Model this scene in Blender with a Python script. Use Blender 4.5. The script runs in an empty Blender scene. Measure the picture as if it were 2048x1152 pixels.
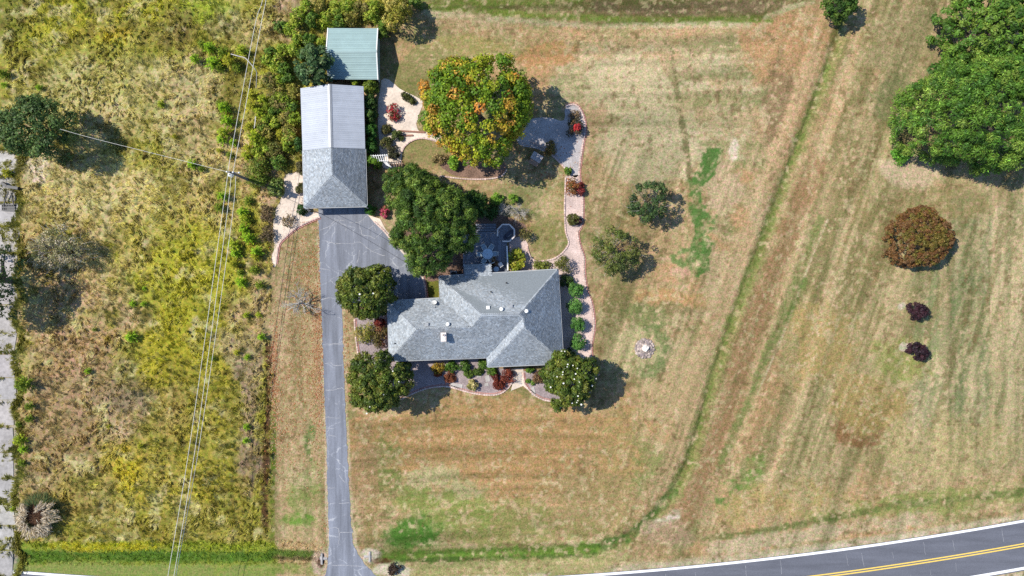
import bpy, math
import numpy as np
from mathutils import Vector

# ------------------------------------------------------------------ camera, light, exposure
S = bpy.context.scene
COL = S.collection
H = 90.0                      # camera height in metres
SC = 16.0                     # photograph pixels per metre on the ground
cam = bpy.data.objects.new('camera', bpy.data.cameras.new('camera'))
COL.objects.link(cam)
cam.location = (0, 0, H)
cam.rotation_euler = (0, 0, 0)
cam.data.sensor_width = 36
cam.data.lens = 36 * H / 128.0
cam.data.clip_start = 0.5
cam.data.clip_end = 3000
S.camera = cam

SUN_EL = math.radians(52)
SDX, SDY = 0.957, -0.287      # ground direction the shadows run
world = bpy.data.worlds.new('World')
S.world = world
world.use_nodes = True
wn = world.node_tree.nodes
wn.clear()
sky = wn.new('ShaderNodeTexSky')
sky.sky_type = 'NISHITA'
sky.sun_disc = False
sky.sun_elevation = SUN_EL
sky.ozone_density = 6.0
sky.dust_density = 0.3
sky.sun_rotation = math.atan2(-SDX, -SDY)
bg = wn.new('ShaderNodeBackground')
bg.inputs['Strength'].default_value = 0.14
wo = wn.new('ShaderNodeOutputWorld')
world.node_tree.links.new(sky.outputs[0], bg.inputs[0])
world.node_tree.links.new(bg.outputs[0], wo.inputs[0])
sun = bpy.data.objects.new('sun', bpy.data.lights.new('sun', 'SUN'))
COL.objects.link(sun)
sun.data.energy = 4.8
sun.data.angle = math.radians(0.5)
sun.data.color = (1.0, 0.945, 0.855)
sun.location = (-60, 20, 80)
sun.rotation_euler = Vector((SDX * math.cos(SUN_EL), SDY * math.cos(SUN_EL), -math.sin(SUN_EL))).to_track_quat('-Z', 'Y').to_euler()
S.view_settings.view_transform = 'Standard'
S.view_settings.look = 'None'
S.view_settings.exposure = 0.35
S.view_settings.gamma = 1.0
S.view_settings.use_curve_mapping = False
S.render.engine = 'CYCLES'
S.cycles.max_bounces = 5
S.cycles.diffuse_bounces = 2
S.cycles.transparent_max_bounces = 4
try:
    S.cycles.use_denoising = False
except Exception:
    pass

R = np.random.default_rng(7)


# ------------------------------------------------------------------ helpers
def W(px, py, h=0.0):
    """world position of photograph pixel px,py seen at height h"""
    k = (H - h) / H / SC
    return np.array([(px - 1024) * k, (576 - py) * k, h])


def lin(c):
    c = np.asarray(c, float) / 255.0
    return np.where(c <= 0.04045, c / 12.92, ((c + 0.055) / 1.055) ** 2.4)


def nrm(a):
    return a / np.maximum(np.linalg.norm(a, axis=-1, keepdims=True), 1e-9)


_lat = np.random.default_rng(99).random((8, 256, 256))


def vnoise(x, y, s, k=0):
    x = x / s + 13.7 * k
    y = y / s + 7.3 * k
    xi = np.floor(x).astype(int)
    yi = np.floor(y).astype(int)
    fx = x - xi
    fy = y - yi
    fx = fx * fx * (3 - 2 * fx)
    fy = fy * fy * (3 - 2 * fy)
    L = _lat[k % 8]
    a = L[xi & 255, yi & 255]
    b = L[(xi + 1) & 255, yi & 255]
    c = L[xi & 255, (yi + 1) & 255]
    d = L[(xi + 1) & 255, (yi + 1) & 255]
    return (a * (1 - fx) + b * fx) * (1 - fy) + (c * (1 - fx) + d * fx) * fy


def fbm(x, y, s, k=0, o=3):
    t = 0
    w = 0
    a = 1.0
    for i in range(o):
        t = t + a * vnoise(x, y, s / 2 ** i, k + i)
        w += a
        a *= 0.55
    return t / w


def sst(a, b, x):
    t = np.clip((x - a) / (b - a), 0, 1)
    return t * t * (3 - 2 * t)


def tag(o, label=None, cat=None, group=None, kind=None):
    if label: o['label'] = label
    if cat: o['category'] = cat
    if group: o['group'] = group
    if kind: o['kind'] = kind
    return o


def empty(name, loc, label, cat, group=None):
    o = bpy.data.objects.new(name, None)
    COL.objects.link(o)
    o.location = loc
    o.empty_display_size = 0.3
    return tag(o, label, cat, group)


def link(name, me, parent=None, loc=None):
    o = bpy.data.objects.new(name, me)
    COL.objects.link(o)
    if parent is not None:
        o.parent = parent
    if loc is not None:
        o.location = loc
    return o


def mesh_np(name, V, F, mat, col=None, smooth=False):
    """mesh from numpy arrays; F is (m,3) or (m,4)"""
    V = np.asarray(V, np.float32)
    F = np.asarray(F, np.int32)
    me = bpy.data.meshes.new(name)
    n, m, k = len(V), len(F), F.shape[1]
    me.vertices.add(n)
    me.vertices.foreach_set('co', V.ravel())
    me.loops.add(m * k)
    me.polygons.add(m)
    me.loops.foreach_set('vertex_index', F.ravel())
    me.polygons.foreach_set('loop_start', np.arange(0, m * k, k, dtype=np.int32))
    if smooth:
        me.polygons.foreach_set('use_smooth', np.ones(m, bool))
    if col is not None:
        at = me.color_attributes.new('Col', 'FLOAT_COLOR', 'POINT')
        c4 = np.ones((n, 4), np.float32)
        c4[:, :3] = col
        at.data.foreach_set('color', c4.ravel())
    me.update(calc_edges=True)
    if mat is not None:
        me.materials.append(mat)
    return me


class MB:
    """collects shapes; build() links them as one mesh object"""

    def __init__(s):
        s.v = []
        s.f = []
        s.c = []
        s.col = (1, 1, 1)

    def add(s, vs, fs):
        b = len(s.v)
        for p in vs:
            s.v.append(tuple(float(q) for q in p))
            s.c.append(s.col)
        for f in fs:
            s.f.append(tuple(b + i for i in f))

    def box(s, c, d, rz=0.0, rx=0.0):
        cz, sz = math.cos(rz), math.sin(rz)
        vs = []
        for z in (-.5, .5):
            for x, y in ((-.5, -.5), (.5, -.5), (.5, .5), (-.5, .5)):
                X, Y, Z = x * d[0], y * d[1], z * d[2]
                if rx:
                    Y, Z = Y * math.cos(rx) - Z * math.sin(rx), Y * math.sin(rx) + Z * math.cos(rx)
                vs.append((c[0] + X * cz - Y * sz, c[1] + X * sz + Y * cz, c[2] + Z))
        s.add(vs, [(3, 2, 1, 0), (4, 5, 6, 7), (0, 1, 5, 4), (1, 2, 6, 5), (2, 3, 7, 6), (3, 0, 4, 7)])

    def beam(s, a, b, w, h):
        """rectangular bar from a to b"""
        a = np.array(a, float)
        b = np.array(b, float)
        t = nrm(b - a)
        up = np.array([0, 0, 1.0])
        if abs(t[2]) > 0.95: up = np.array([1.0, 0, 0])
        sd = nrm(np.cross(t, up)) * w / 2
        u = nrm(np.cross(sd, t)) * h / 2
        vs = [a - sd - u, a + sd - u, a + sd + u, a - sd + u, b - sd - u, b + sd - u, b + sd + u, b - sd + u]
        s.add(vs, [(0, 1, 2, 3), (7, 6, 5, 4), (4, 5, 1, 0), (5, 6, 2, 1), (6, 7, 3, 2), (7, 4, 0, 3)])

    def tube(s, pts, rad, n=6, cap=True):
        pts = [np.array(p, float) for p in pts]
        if not hasattr(rad, '__len__'): rad = [rad] * len(pts)
        vs = []
        for i, p in enumerate(pts):
            t = nrm(pts[min(i + 1, len(pts) - 1)] - pts[max(i - 1, 0)])
            ref = np.array([0, 0, 1.0]) if abs(t[2]) < .9 else np.array([1.0, 0, 0])
            u = nrm(np.cross(t, ref))
            w = np.cross(t, u)
            for k in range(n):
                a = 2 * math.pi * k / n
                vs.append(p + rad[i] * (math.cos(a) * u + math.sin(a) * w))
        fs = []
        for i in range(len(pts) - 1):
            for k in range(n):
                k2 = (k + 1) % n
                fs.append((i * n + k, i * n + k2, (i + 1) * n + k2, (i + 1) * n + k))
        if cap:
            fs.append(tuple(range(n))[::-1])
            fs.append(tuple((len(pts) - 1) * n + k for k in range(n)))
        s.add(vs, fs)

    def lathe(s, c, prof, n=12):
        vs = []
        for r, z in prof:
            for k in range(n):
                a = 2 * math.pi * k / n
                vs.append((c[0] + r * math.cos(a), c[1] + r * math.sin(a), c[2] + z))
        fs = []
        m = len(prof)
        for i in range(m - 1):
            for k in range(n):
                k2 = (k + 1) % n
                fs.append((i * n + k, i * n + k2, (i + 1) * n + k2, (i + 1) * n + k))
        fs.append(tuple((m - 1) * n + k for k in range(n)))
        fs.append(tuple(range(n))[::-1])
        s.add(vs, fs)

    def rock(s, c, r, rng, sq=.6):
        vs = []
        nl, nn = 3, 7
        for i in range(nl):
            el = (i + .3) / nl * math.pi / 2 - .25
            for k in range(nn):
                a = 2 * math.pi * k / nn + i * .4
                q = r * (0.8 + .4 * rng.random())
                vs.append((c[0] + q * math.cos(el) * math.cos(a), c[1] + q * math.cos(el) * math.sin(a), c[2] + q * sq * math.sin(el)))
        vs.append((c[0], c[1], c[2] + r * sq))
        fs = []
        for i in range(nl - 1):
            for k in range(nn):
                fs.append((i * nn + k, i * nn + (k + 1) % nn, (i + 1) * nn + (k + 1) % nn, (i + 1) * nn + k))
        for k in range(nn):
            fs.append(((nl - 1) * nn + k, (nl - 1) * nn + (k + 1) % nn, nl * nn))
        s.add(vs, fs)

    def build(s, name, mat, parent=None, base=None, smooth=False):
        """vertices are world coordinates unless base is given; made local to the top-level root"""
        off = np.zeros(3)
        p = parent
        while p is not None:
            off += np.array(p.location)
            p = p.parent
        if base is not None: off = off * 0 + np.array(base)
        me = bpy.data.meshes.new(name)
        me.from_pydata([tuple(np.array(q) - off) for q in s.v], [], s.f)
        at = me.color_attributes.new('Col', 'FLOAT_COLOR', 'POINT')
        c4 = np.ones((len(s.v), 4), np.float32)
        c4[:, :3] = np.array(s.c)
        at.data.foreach_set('color', c4.ravel())
        if smooth:
            me.polygons.foreach_set('use_smooth', np.ones(len(me.polygons), bool))
        me.materials.append(mat)
        me.update()
        o = link(name, me, parent)
        if base is not None and parent is None: o.location = base
        return o


# ------------------------------------------------------------------ materials
def nodes(name):
    m = bpy.data.materials.new(name)
    m.use_nodes = True
    nt = m.node_tree
    b = nt.nodes['Principled BSDF']
    return m, nt, b


def N(nt, t, **kw):
    n = nt.nodes.new(t)
    for k, v in kw.items():
        if k in ('op', 'operation'):
            n.operation = v
        elif hasattr(n, k):
            setattr(n, k, v)
    return n


def mat_plain(name, rgb, rough=.7, var=.15, scale=3.0, bump=0.0, metal=0.0, spec=.3, usecol=False, detail=4, var2=0.0, scale2=.5):
    """colour with fine mottling; usecol multiplies by the mesh's own colour attribute"""
    m, nt, b = nodes(name)
    L = nt.links.new
    geo = N(nt, 'ShaderNodeNewGeometry')
    no = N(nt, 'ShaderNodeTexNoise')
    no.inputs['Scale'].default_value = scale
    no.inputs['Detail'].default_value = detail
    no.inputs['Roughness'].default_value = .65
    L(geo.outputs['Position'], no.inputs['Vector'])
    mr = N(nt, 'ShaderNodeMapRange')
    mr.inputs['From Min'].default_value = .3
    mr.inputs['From Max'].default_value = .7
    mr.inputs['To Min'].default_value = 1 - var
    mr.inputs['To Max'].default_value = 1 + var
    mr.clamp = False
    L(no.outputs['Fac'], mr.inputs['Value'])
    fac = mr.outputs[0]
    if var2:
        n2 = N(nt, 'ShaderNodeTexNoise')
        n2.inputs['Scale'].default_value = scale2
        n2.inputs['Detail'].default_value = 5
        L(geo.outputs['Position'], n2.inputs['Vector'])
        m2 = N(nt, 'ShaderNodeMapRange')
        m2.inputs['From Min'].default_value = .3
        m2.inputs['From Max'].default_value = .7
        m2.inputs['To Min'].default_value = 1 - var2
        m2.inputs['To Max'].default_value = 1 + var2
        m2.clamp = False
        L(n2.outputs['Fac'], m2.inputs['Value'])
        mm = N(nt, 'ShaderNodeMath', operation='MULTIPLY')
        L(fac, mm.inputs[0])
        L(m2.outputs[0], mm.inputs[1])
        fac = mm.outputs[0]
    mx = N(nt, 'ShaderNodeVectorMath', operation='SCALE')
    if usecol:
        at = N(nt, 'ShaderNodeAttribute', attribute_name='Col')
        mu = N(nt, 'ShaderNodeVectorMath', operation='MULTIPLY')
        L(at.outputs['Color'], mu.inputs[0])
        mu.inputs[1].default_value = rgb
        L(mu.outputs[0], mx.inputs[0])
    else:
        mx.inputs[0].default_value = rgb
    L(fac, mx.inputs['Scale'])
    L(mx.outputs[0], b.inputs['Base Color'])
    b.inputs['Roughness'].default_value = rough
    b.inputs['Metallic'].default_value = metal
    b.inputs['Specular IOR Level'].default_value = spec
    if bump:
        bp = N(nt, 'ShaderNodeBump')
        bp.inputs['Strength'].default_value = bump
        bp.inputs['Distance'].default_value = .05
        L(no.outputs['Fac'], bp.inputs['Height'])
        L(bp.outputs[0], b.inputs['Normal'])
    return m


def mat_leaf(name, rough=.55, spec=.25, trans=.25):
    m, nt, b = nodes(name)
    L = nt.links.new
    at = N(nt, 'ShaderNodeAttribute', attribute_name='Col')
    L(at.outputs['Color'], b.inputs['Base Color'])
    b.inputs['Roughness'].default_value = rough
    b.inputs['Specular IOR Level'].default_value = spec
    tr = N(nt, 'ShaderNodeBsdfTranslucent')
    L(at.outputs['Color'], tr.inputs['Color'])
    mx = N(nt, 'ShaderNodeMixShader')
    mx.inputs[0].default_value = trans
    L(b.outputs[0], mx.inputs[1])
    L(tr.outputs[0], mx.inputs[2])
    L(mx.outputs[0], nt.nodes['Material Output'].inputs['Surface'])
    return m


def mat_ground():
    m, nt, b = nodes('ground_cover')
    L = nt.links.new
    geo = N(nt, 'ShaderNodeNewGeometry')
    at = N(nt, 'ShaderNodeAttribute', attribute_name='Col')
    facs = []
    for sc, lo, hi, det in ((1.3, .80, 1.18, 6), (5.0, .62, 1.36, 3), (13.0, .86, 1.15, 2)):
        no = N(nt, 'ShaderNodeTexNoise')
        no.inputs['Scale'].default_value = sc
        no.inputs['Detail'].default_value = det
        no.inputs['Roughness'].default_value = .7
        L(geo.outputs['Position'], no.inputs['Vector'])
        mr = N(nt, 'ShaderNodeMapRange')
        mr.inputs['From Min'].default_value = .3
        mr.inputs['From Max'].default_value = .7
        mr.inputs['To Min'].default_value = lo
        mr.inputs['To Max'].default_value = hi
        L(no.outputs['Fac'], mr.inputs['Value'])
        facs.append(mr.outputs[0])
    f = facs[0]
    for g in facs[1:]:
        mm = N(nt, 'ShaderNodeMath', operation='MULTIPLY')
        L(f, mm.inputs[0])
        L(g, mm.inputs[1])
        f = mm.outputs[0]
    # fine hue wobble between straw and green blades
    nh = N(nt, 'ShaderNodeTexNoise')
    nh.inputs['Scale'].default_value = 2.6
    nh.inputs['Detail'].default_value = 5
    L(geo.outputs['Position'], nh.inputs['Vector'])
    cr = N(nt, 'ShaderNodeValToRGB')
    cr.color_ramp.elements[0].position = .33
    cr.color_ramp.elements[0].color = (.82, 1.06, .8, 1)
    cr.color_ramp.elements[1].position = .66
    cr.color_ramp.elements[1].color = (1.12, .97, 1.1, 1)
    L(nh.outputs['Fac'], cr.inputs['Fac'])
    mu = N(nt, 'ShaderNodeVectorMath', operation='MULTIPLY')
    L(at.outputs['Color'], mu.inputs[0])
    L(cr.outputs['Color'], mu.inputs[1])
    mx = N(nt, 'ShaderNodeVectorMath', operation='SCALE')
    L(mu.outputs[0], mx.inputs[0])
    L(f, mx.inputs['Scale'])
    L(mx.outputs[0], b.inputs['Base Color'])
    b.inputs['Roughness'].default_value = .95
    b.inputs['Specular IOR Level'].default_value = .08
    bp = N(nt, 'ShaderNodeBump')
    bp.inputs['Strength'].default_value = .6
    bp.inputs['Distance'].default_value = .06
    L(f, bp.inputs['Height'])
    L(bp.outputs[0], b.inputs['Normal'])
    return m


def mat_asphalt(name, rgb, crack=0.0, lo=.8, hi=1.2, stretch=(1, 1, 1), light=(.34, .35, .37)):
    m, nt, b = nodes(name)
    L = nt.links.new
    geo = N(nt, 'ShaderNodeNewGeometry')
    mp = N(nt, 'ShaderNodeMapping')
    mp.inputs['Scale'].default_value = stretch
    L(geo.outputs['Position'], mp.inputs['Vector'])
    n1 = N(nt, 'ShaderNodeTexNoise')
    n1.inputs['Scale'].default_value = .55
    n1.inputs['Detail'].default_value = 7
    n1.inputs['Roughness'].default_value = .62
    L(mp.outputs[0], n1.inputs['Vector'])
    n2 = N(nt, 'ShaderNodeTexNoise')
    n2.inputs['Scale'].default_value = 9
    n2.inputs['Detail'].default_value = 3
    L(geo.outputs['Position'], n2.inputs['Vector'])
    ms = []
    for n, a, c in ((n1, lo, hi), (n2, .88, 1.12)):
        mr = N(nt, 'ShaderNodeMapRange')
        mr.inputs['From Min'].default_value = .3
        mr.inputs['From Max'].default_value = .7
        mr.inputs['To Min'].default_value = a
        mr.inputs['To Max'].default_value = c
        L(n.outputs['Fac'], mr.inputs['Value'])
        ms.append(mr.outputs[0])
    mm = N(nt, 'ShaderNodeMath', operation='MULTIPLY')
    L(ms[0], mm.inputs[0])
    L(ms[1], mm.inputs[1])
    mx = N(nt, 'ShaderNodeVectorMath', operation='SCALE')
    mx.inputs[0].default_value = rgb
    L(mm.outputs[0], mx.inputs['Scale'])
    out = mx.outputs[0]
    if crack:
        # hairline crazing, faint and broken
        wv = N(nt, 'ShaderNodeTexNoise')
        wv.inputs['Scale'].default_value = 1.5
        wv.inputs['Detail'].default_value = 4
        L(geo.outputs['Position'], wv.inputs['Vector'])
        ad = N(nt, 'ShaderNodeVectorMath', operation='MULTIPLY_ADD')
        L(wv.outputs['Color'], ad.inputs[0])
        ad.inputs[1].default_value = (.9, .9, 0)
        L(geo.outputs['Position'], ad.inputs[2])
        vo = N(nt, 'ShaderNodeTexVoronoi', feature='DISTANCE_TO_EDGE')
        vo.inputs['Scale'].default_value = crack
        L(ad.outputs[0], vo.inputs['Vector'])
        mr = N(nt, 'ShaderNodeMapRange')
        mr.inputs['From Min'].default_value = .006
        mr.inputs['From Max'].default_value = .018
        mr.inputs['To Min'].default_value = 1
        mr.inputs['To Max'].default_value = 0
        L(vo.outputs['Distance'], mr.inputs['Value'])
        m3 = N(nt, 'ShaderNodeMapRange')
        m3.inputs['From Min'].default_value = .45
        m3.inputs['From Max'].default_value = .6
        L(n1.outputs['Fac'], m3.inputs['Value'])
        m4 = N(nt, 'ShaderNodeMath', operation='MULTIPLY')
        L(mr.outputs[0], m4.inputs[0])
        L(m3.outputs[0], m4.inputs[1])
        mix = N(nt, 'ShaderNodeMix', data_type='RGBA')
        L(m4.outputs[0], mix.inputs[0])
        L(out, mix.inputs[6])
        mix.inputs[7].default_value = (*light, 1)
        out = mix.outputs[2]
    L(out, b.inputs['Base Color'])
    b.inputs['Roughness'].default_value = .85
    b.inputs['Specular IOR Level'].default_value = .2
    bp = N(nt, 'ShaderNodeBump')
    bp.inputs['Strength'].default_value = .25
    bp.inputs['Distance'].default_value = .02
    L(n2.outputs['Fac'], bp.inputs['Height'])
    L(bp.outputs[0], b.inputs['Normal'])
    return m


def mat_brick():
    m, nt, b = nodes('house_brick')
    L = nt.links.new
    tc = N(nt, 'ShaderNodeTexCoord')
    br = N(nt, 'ShaderNodeTexBrick')
    br.inputs['Scale'].default_value = 4
    br.inputs['Color1'].default_value = (.30, .13, .09, 1)
    br.inputs['Color2'].default_value = (.22, .09, .07, 1)
    br.inputs['Mortar'].default_value = (.4, .38, .34, 1)
    L(tc.outputs['Object'], br.inputs['Vector'])
    L(br.outputs['Color'], b.inputs['Base Color'])
    b.inputs['Roughness'].default_value = .9
    return m


M = {}
M['ground'] = mat_ground()
M['leaf'] = mat_leaf('leaf_matte')
M['gloss_leaf'] = mat_leaf('leaf_glossy', .5, .25, .2)
M['grass'] = mat_leaf('grass_blade', .8, .1, .3)
M['bark'] = mat_plain('bark', (.13, .105, .08), .9, .35, 6, .5)
M['palewood'] = mat_plain('pale_dead_wood', (.42, .39, .35), .9, .25, 6)
M['drive'] = mat_asphalt('driveway_asphalt', (.172, .183, .212), .32, .66, 1.36, (2.2, .22, 1))
M['road'] = mat_asphalt('road_asphalt', (.115, .12, .14), 0, .8, 1.2, (.2, 1.6, 1))
M['seal'] = mat_plain('crack_filler', (.31, .31, .32), .9, .35, 8)
M['white_paint'] = mat_plain('road_white_paint', (.78, .78, .77), .7, .12, 7)
M['yellow_paint'] = mat_plain('road_yellow_paint', (.72, .50, .10), .7, .12, 7)
M['concrete'] = mat_plain('old_concrete', (.33, .31, .29), .9, .22, 2.2, .2, usecol=True, var2=.16, scale2=.35)
M['sand'] = mat_plain('pale_sand', (.58, .485, .395), .95, .2, 3.5, .3, var2=.16, scale2=.5)
M['gravel'] = mat_plain('pinkish_gravel', (.28, .225, .22), .95, .42, 7, .5, var2=.22, scale2=.7)
M['pinkgravel'] = mat_plain('pale_pink_gravel', (.50, .385, .34), .95, .3, 6, .4, var2=.2, scale2=.6)
M['greygravel'] = mat_plain('grey_gravel', (.36, .33, .32), .95, .3, 6, .4, var2=.2, scale2=.6)
M['mulch'] = mat_plain('brown_mulch', (.17, .105, .075), .95, .5, 8, .6, var2=.3, scale2=.9)
M['edging'] = mat_plain('edging_block', (.52, .35, .30), .9, .2, 6, .2, usecol=True)
M['shingle'] = mat_plain('grey_shingle', (.295, .32, .34), .9, .16, 16, .3, usecol=True, detail=2, var2=.1, scale2=.5)
M['gutter'] = mat_plain('grey_gutter', (.36, .37, .37), .6, .06, 4)
M['deckroof'] = mat_plain('roof_deck', (.18, .2, .21), .9, .2, 8)
M['white_metal'] = mat_plain('white_roof_metal', (.36, .385, .425), .6, .05, 1.2, spec=.5, var2=.06, scale2=.3)
M['green_metal'] = mat_plain('pale_green_roof_metal', (.265, .365, .35), .5, .05, 1.2, spec=.5, var2=.07, scale2=.4)
M['trim'] = mat_plain('white_trim', (.72, .71, .68), .6, .06, 4)
M['brick'] = mat_brick()
M['glass'] = mat_plain('window_glass', (.03, .04, .05), .1, .05, 2, spec=.6)
M['dark'] = mat_plain('dark_metal', (.03, .031, .035), .5, .2, 5)
M['grey_metal'] = mat_plain('grey_metal', (.3, .31, .32), .5, .12, 5, metal=.3)
M['deck'] = mat_plain('weathered_deck_board', (.20, .215, .245), .85, .22, 5, usecol=True)
M['rail'] = mat_plain('pale_rail_timber', (.70, .62, .56), .85, .14, 5)
M['table'] = mat_plain('frosted_table_glass', (.50, .62, .70), .3, .06, 3)
M['mesh_seat'] = mat_plain('chair_sling', (.36, .46, .52), .7, .1, 6)
M['chair_frame'] = mat_plain('chair_frame', (.74, .72, .64), .5, .08, 5)
M['cover'] = mat_plain('grill_cover', (.035, .04, .06), .6, .2, 5)
M['timber'] = mat_plain('reddish_timber', (.26, .13, .09), .85, .25, 6, usecol=True)
M['wood'] = mat_plain('brown_wood', (.30, .19, .13), .85, .2, 6, usecol=True)
M['stone'] = mat_plain('field_stone', (.40, .35, .31), .9, .3, 5, .4, usecol=True)
M['white'] = mat_plain('white_plastic', (.80, .79, .75), .6, .05, 4)
M['pole'] = mat_plain('pole_wood', (.17, .155, .14), .85, .25, 4)
M['wire'] = mat_plain('pale_wire', (.62, .60, .54), .6, .05, 3)
M['blackwire'] = mat_plain('black_wire', (.03, .03, .035), .6, .05, 3)
M['litter'] = mat_leaf('leaf_litter', .9, .05, .1)
M['petal'] = mat_plain('white_petal', (.82, .80, .70), .7, .05, 5)
M['pond'] = mat_plain('grey_tarp', (.22, .24, .26), .5, .2, 3)

# ------------------------------------------------------------------ ground sheet
fx = np.arange(-69, 69.01, 0.165)
fy = np.arange(-40, 40.01, 0.165)
out = np.array([90, 130, 200, 320, 600.0])
gx = np.concatenate([-out[::-1], fx, out])
gy = np.concatenate([-out[::-1], [-60, -50], fy, [50, 60], out])
GX, GY = np.meshgrid(gx, gy)
PX = 1024 + SC * GX
PY = 576 - SC * GY

field_edge = lambda py: np.interp(py, [-100, 0, 45, 58, 165, 180, 330, 352, 420, 480, 1080, 1100, 1160], [840, 835, 790, 650, 655, 605, 603, 570, 546, 541, 539, 538, 530])
nA = fbm(PX, PY, 260, 0)
nB = fbm(PX, PY, 90, 1)
nC = fbm(PX, PY, 34, 2)
nD = fbm(PX, PY, 12, 3)
nE = fbm(PX, PY, 150, 4)
FX0 = field_edge(PY) + (nC - .5) * 26
FIELD = sst(6, -6, PX - FX0) * sst(1098, 1082, PY + (nC - .5) * 12) * np.maximum(sst(36, 50, PX + (nC - .5) * 20), sst(318, 296, PY + (nC - .5) * 14) * sst(-60, -50, PX))

CO = np.zeros(PX.shape + (3,))


def uniform_rank(a):
    r = np.empty(a.size)
    r[np.argsort(a.ravel(), kind='stable')] = np.linspace(0, 1, a.size)
    return r.reshape(a.shape)


# ragged dither field: growth thins out in tufts instead of fading
RAG = uniform_rank(vnoise(PX, PY, 6, 1) * .55 + vnoise(PX, PY, 13, 3) * .6 + vnoise(PX, PY, 34, 5) * .6 + vnoise(PX, PY, 80, 6) * .35)
_rs = np.random.default_rng(17)


def put(mask, rgb, k=1.0, rag=.5):
    c = lin(rgb)
    m = np.clip(mask * k, 0, 1)
    nr = np.roll(RAG, (int(_rs.integers(0, 400)), int(_rs.integers(0, 700))), (0, 1))
    mr = sst(-.17, .17, m - (nr * .94 + .03)) * (m > .004)
    m = (m * (1 - rag) + mr * rag)[..., None]
    CO[:] = CO * (1 - m) + c * m


def blob(cx, cy, rx, ry=None, rot=0, soft=.5, rag=.9):
    ry = ry or rx
    dx, dy = PX - cx, PY - cy
    c, s_ = math.cos(math.radians(rot)), math.sin(math.radians(rot))
    u, v = (dx * c + dy * s_) / rx, (-dx * s_ + dy * c) / ry
    d = np.sqrt(u * u + v * v) + (nC - .5) * rag + (nB - .5) * rag + (nD - .5) * rag * .5
    return sst(1 + soft * .6, 1 - soft * .6, d)


def polyd(pts):
    best = np.full(PX.shape, 1e9)
    for (x0, y0), (x1, y1) in zip(pts[:-1], pts[1:]):
        dx, dy = x1 - x0, y1 - y0
        t = np.clip(((PX - x0) * dx + (PY - y0) * dy) / (dx * dx + dy * dy), 0, 1)
        best = np.minimum(best, np.hypot(PX - x0 - t * dx, PY - y0 - t * dy))
    return best


def stroke(pts, w, soft=.5, rag=.6):
    d = polyd(pts) / w + (nC - .5) * rag + (nD - .5) * rag
    return sst(1 + soft * .6, 1 - soft * .6, d)


# --- mown lawn
put(np.ones(PX.shape), (190, 158, 110), 1, 0)
put(sst(.45, .68, nB), (198, 174, 126), .7)
put(sst(.46, .66, nE), (176, 146, 96), .7)
put(sst(.50, .68, nC), (166, 136, 88), .5)
put(sst(.57, .74, fbm(PX, PY, 70, 5)), (146, 138, 82), .6)
for s_, lo, c_, k_ in ((26, .60, (160, 134, 86), .35), (18, .62, (206, 178, 130), .35), (48, .56, (198, 152, 102), .5), (34, .62, (140, 138, 82), .4), (9, .60, (130, 106, 66), .3)):
    put(sst(lo, lo + .14, fbm(PX, PY, s_, int(s_) % 7, 2)) * sst(20, 60, PY), c_, k_)
# mowing stripes running with the track on the right, straight stripes at far right and left-right ones at the top
ang = np.interp(PY, [0, 400, 800, 1150], [12, 17, 20, 45]) * math.pi / 180
sU = PX + (PY - 576) * 0.33
strip = fbm(sU * 1.0, PY * 0.05, 26, 6, 2)
mR = sst(0, 80, PX - (1650 - (PY - 60) * .38)) * sst(1010, 900, PY)
put(mR * sst(.48, .64, strip), (150, 138, 84), .75, .3)
put(mR * sst(.5, .36, strip), (200, 170, 120), .55, .3)
sV = fbm(PX, PY * .06, 40, 7, 2)
mV = sst(1760, 1860, PX) * sst(350, 430, PY) * sst(960, 900, PY)
put(mV, (172, 158, 112), .5)
put(mV * sst(.44, .62, sV), (134, 142, 92), .75, .3)
put(mV * sst(.52, .36, sV), (200, 178, 130), .5, .3)
sV2 = fbm(PX, PY * .1, 15, 2, 2)
put(mV * sst(.5, .66, sV2), (144, 144, 94), .6, .3)
put(mV * sst(.5, .36, sV2), (206, 188, 142), .45, .3)
sR2 = fbm(sU, PY * .07, 12, 4, 2)
put(mR * sst(.5, .66, sR2), (146, 130, 82), .6, .3)
put(mR * sst(.5, .36, sR2), (208, 182, 132), .5, .3)
sT = fbm(PX * .07, PY, 22, 6, 2)
mT = sst(1080, 1130, PX) * sst(1560, 1500, PX) * sst(60, 100, PY) * sst(360, 280, PY)
put(mT, (204, 188, 142), .5)
put(mT * sst(.48, .62, sT), (148, 142, 88), .8, .3)
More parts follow.
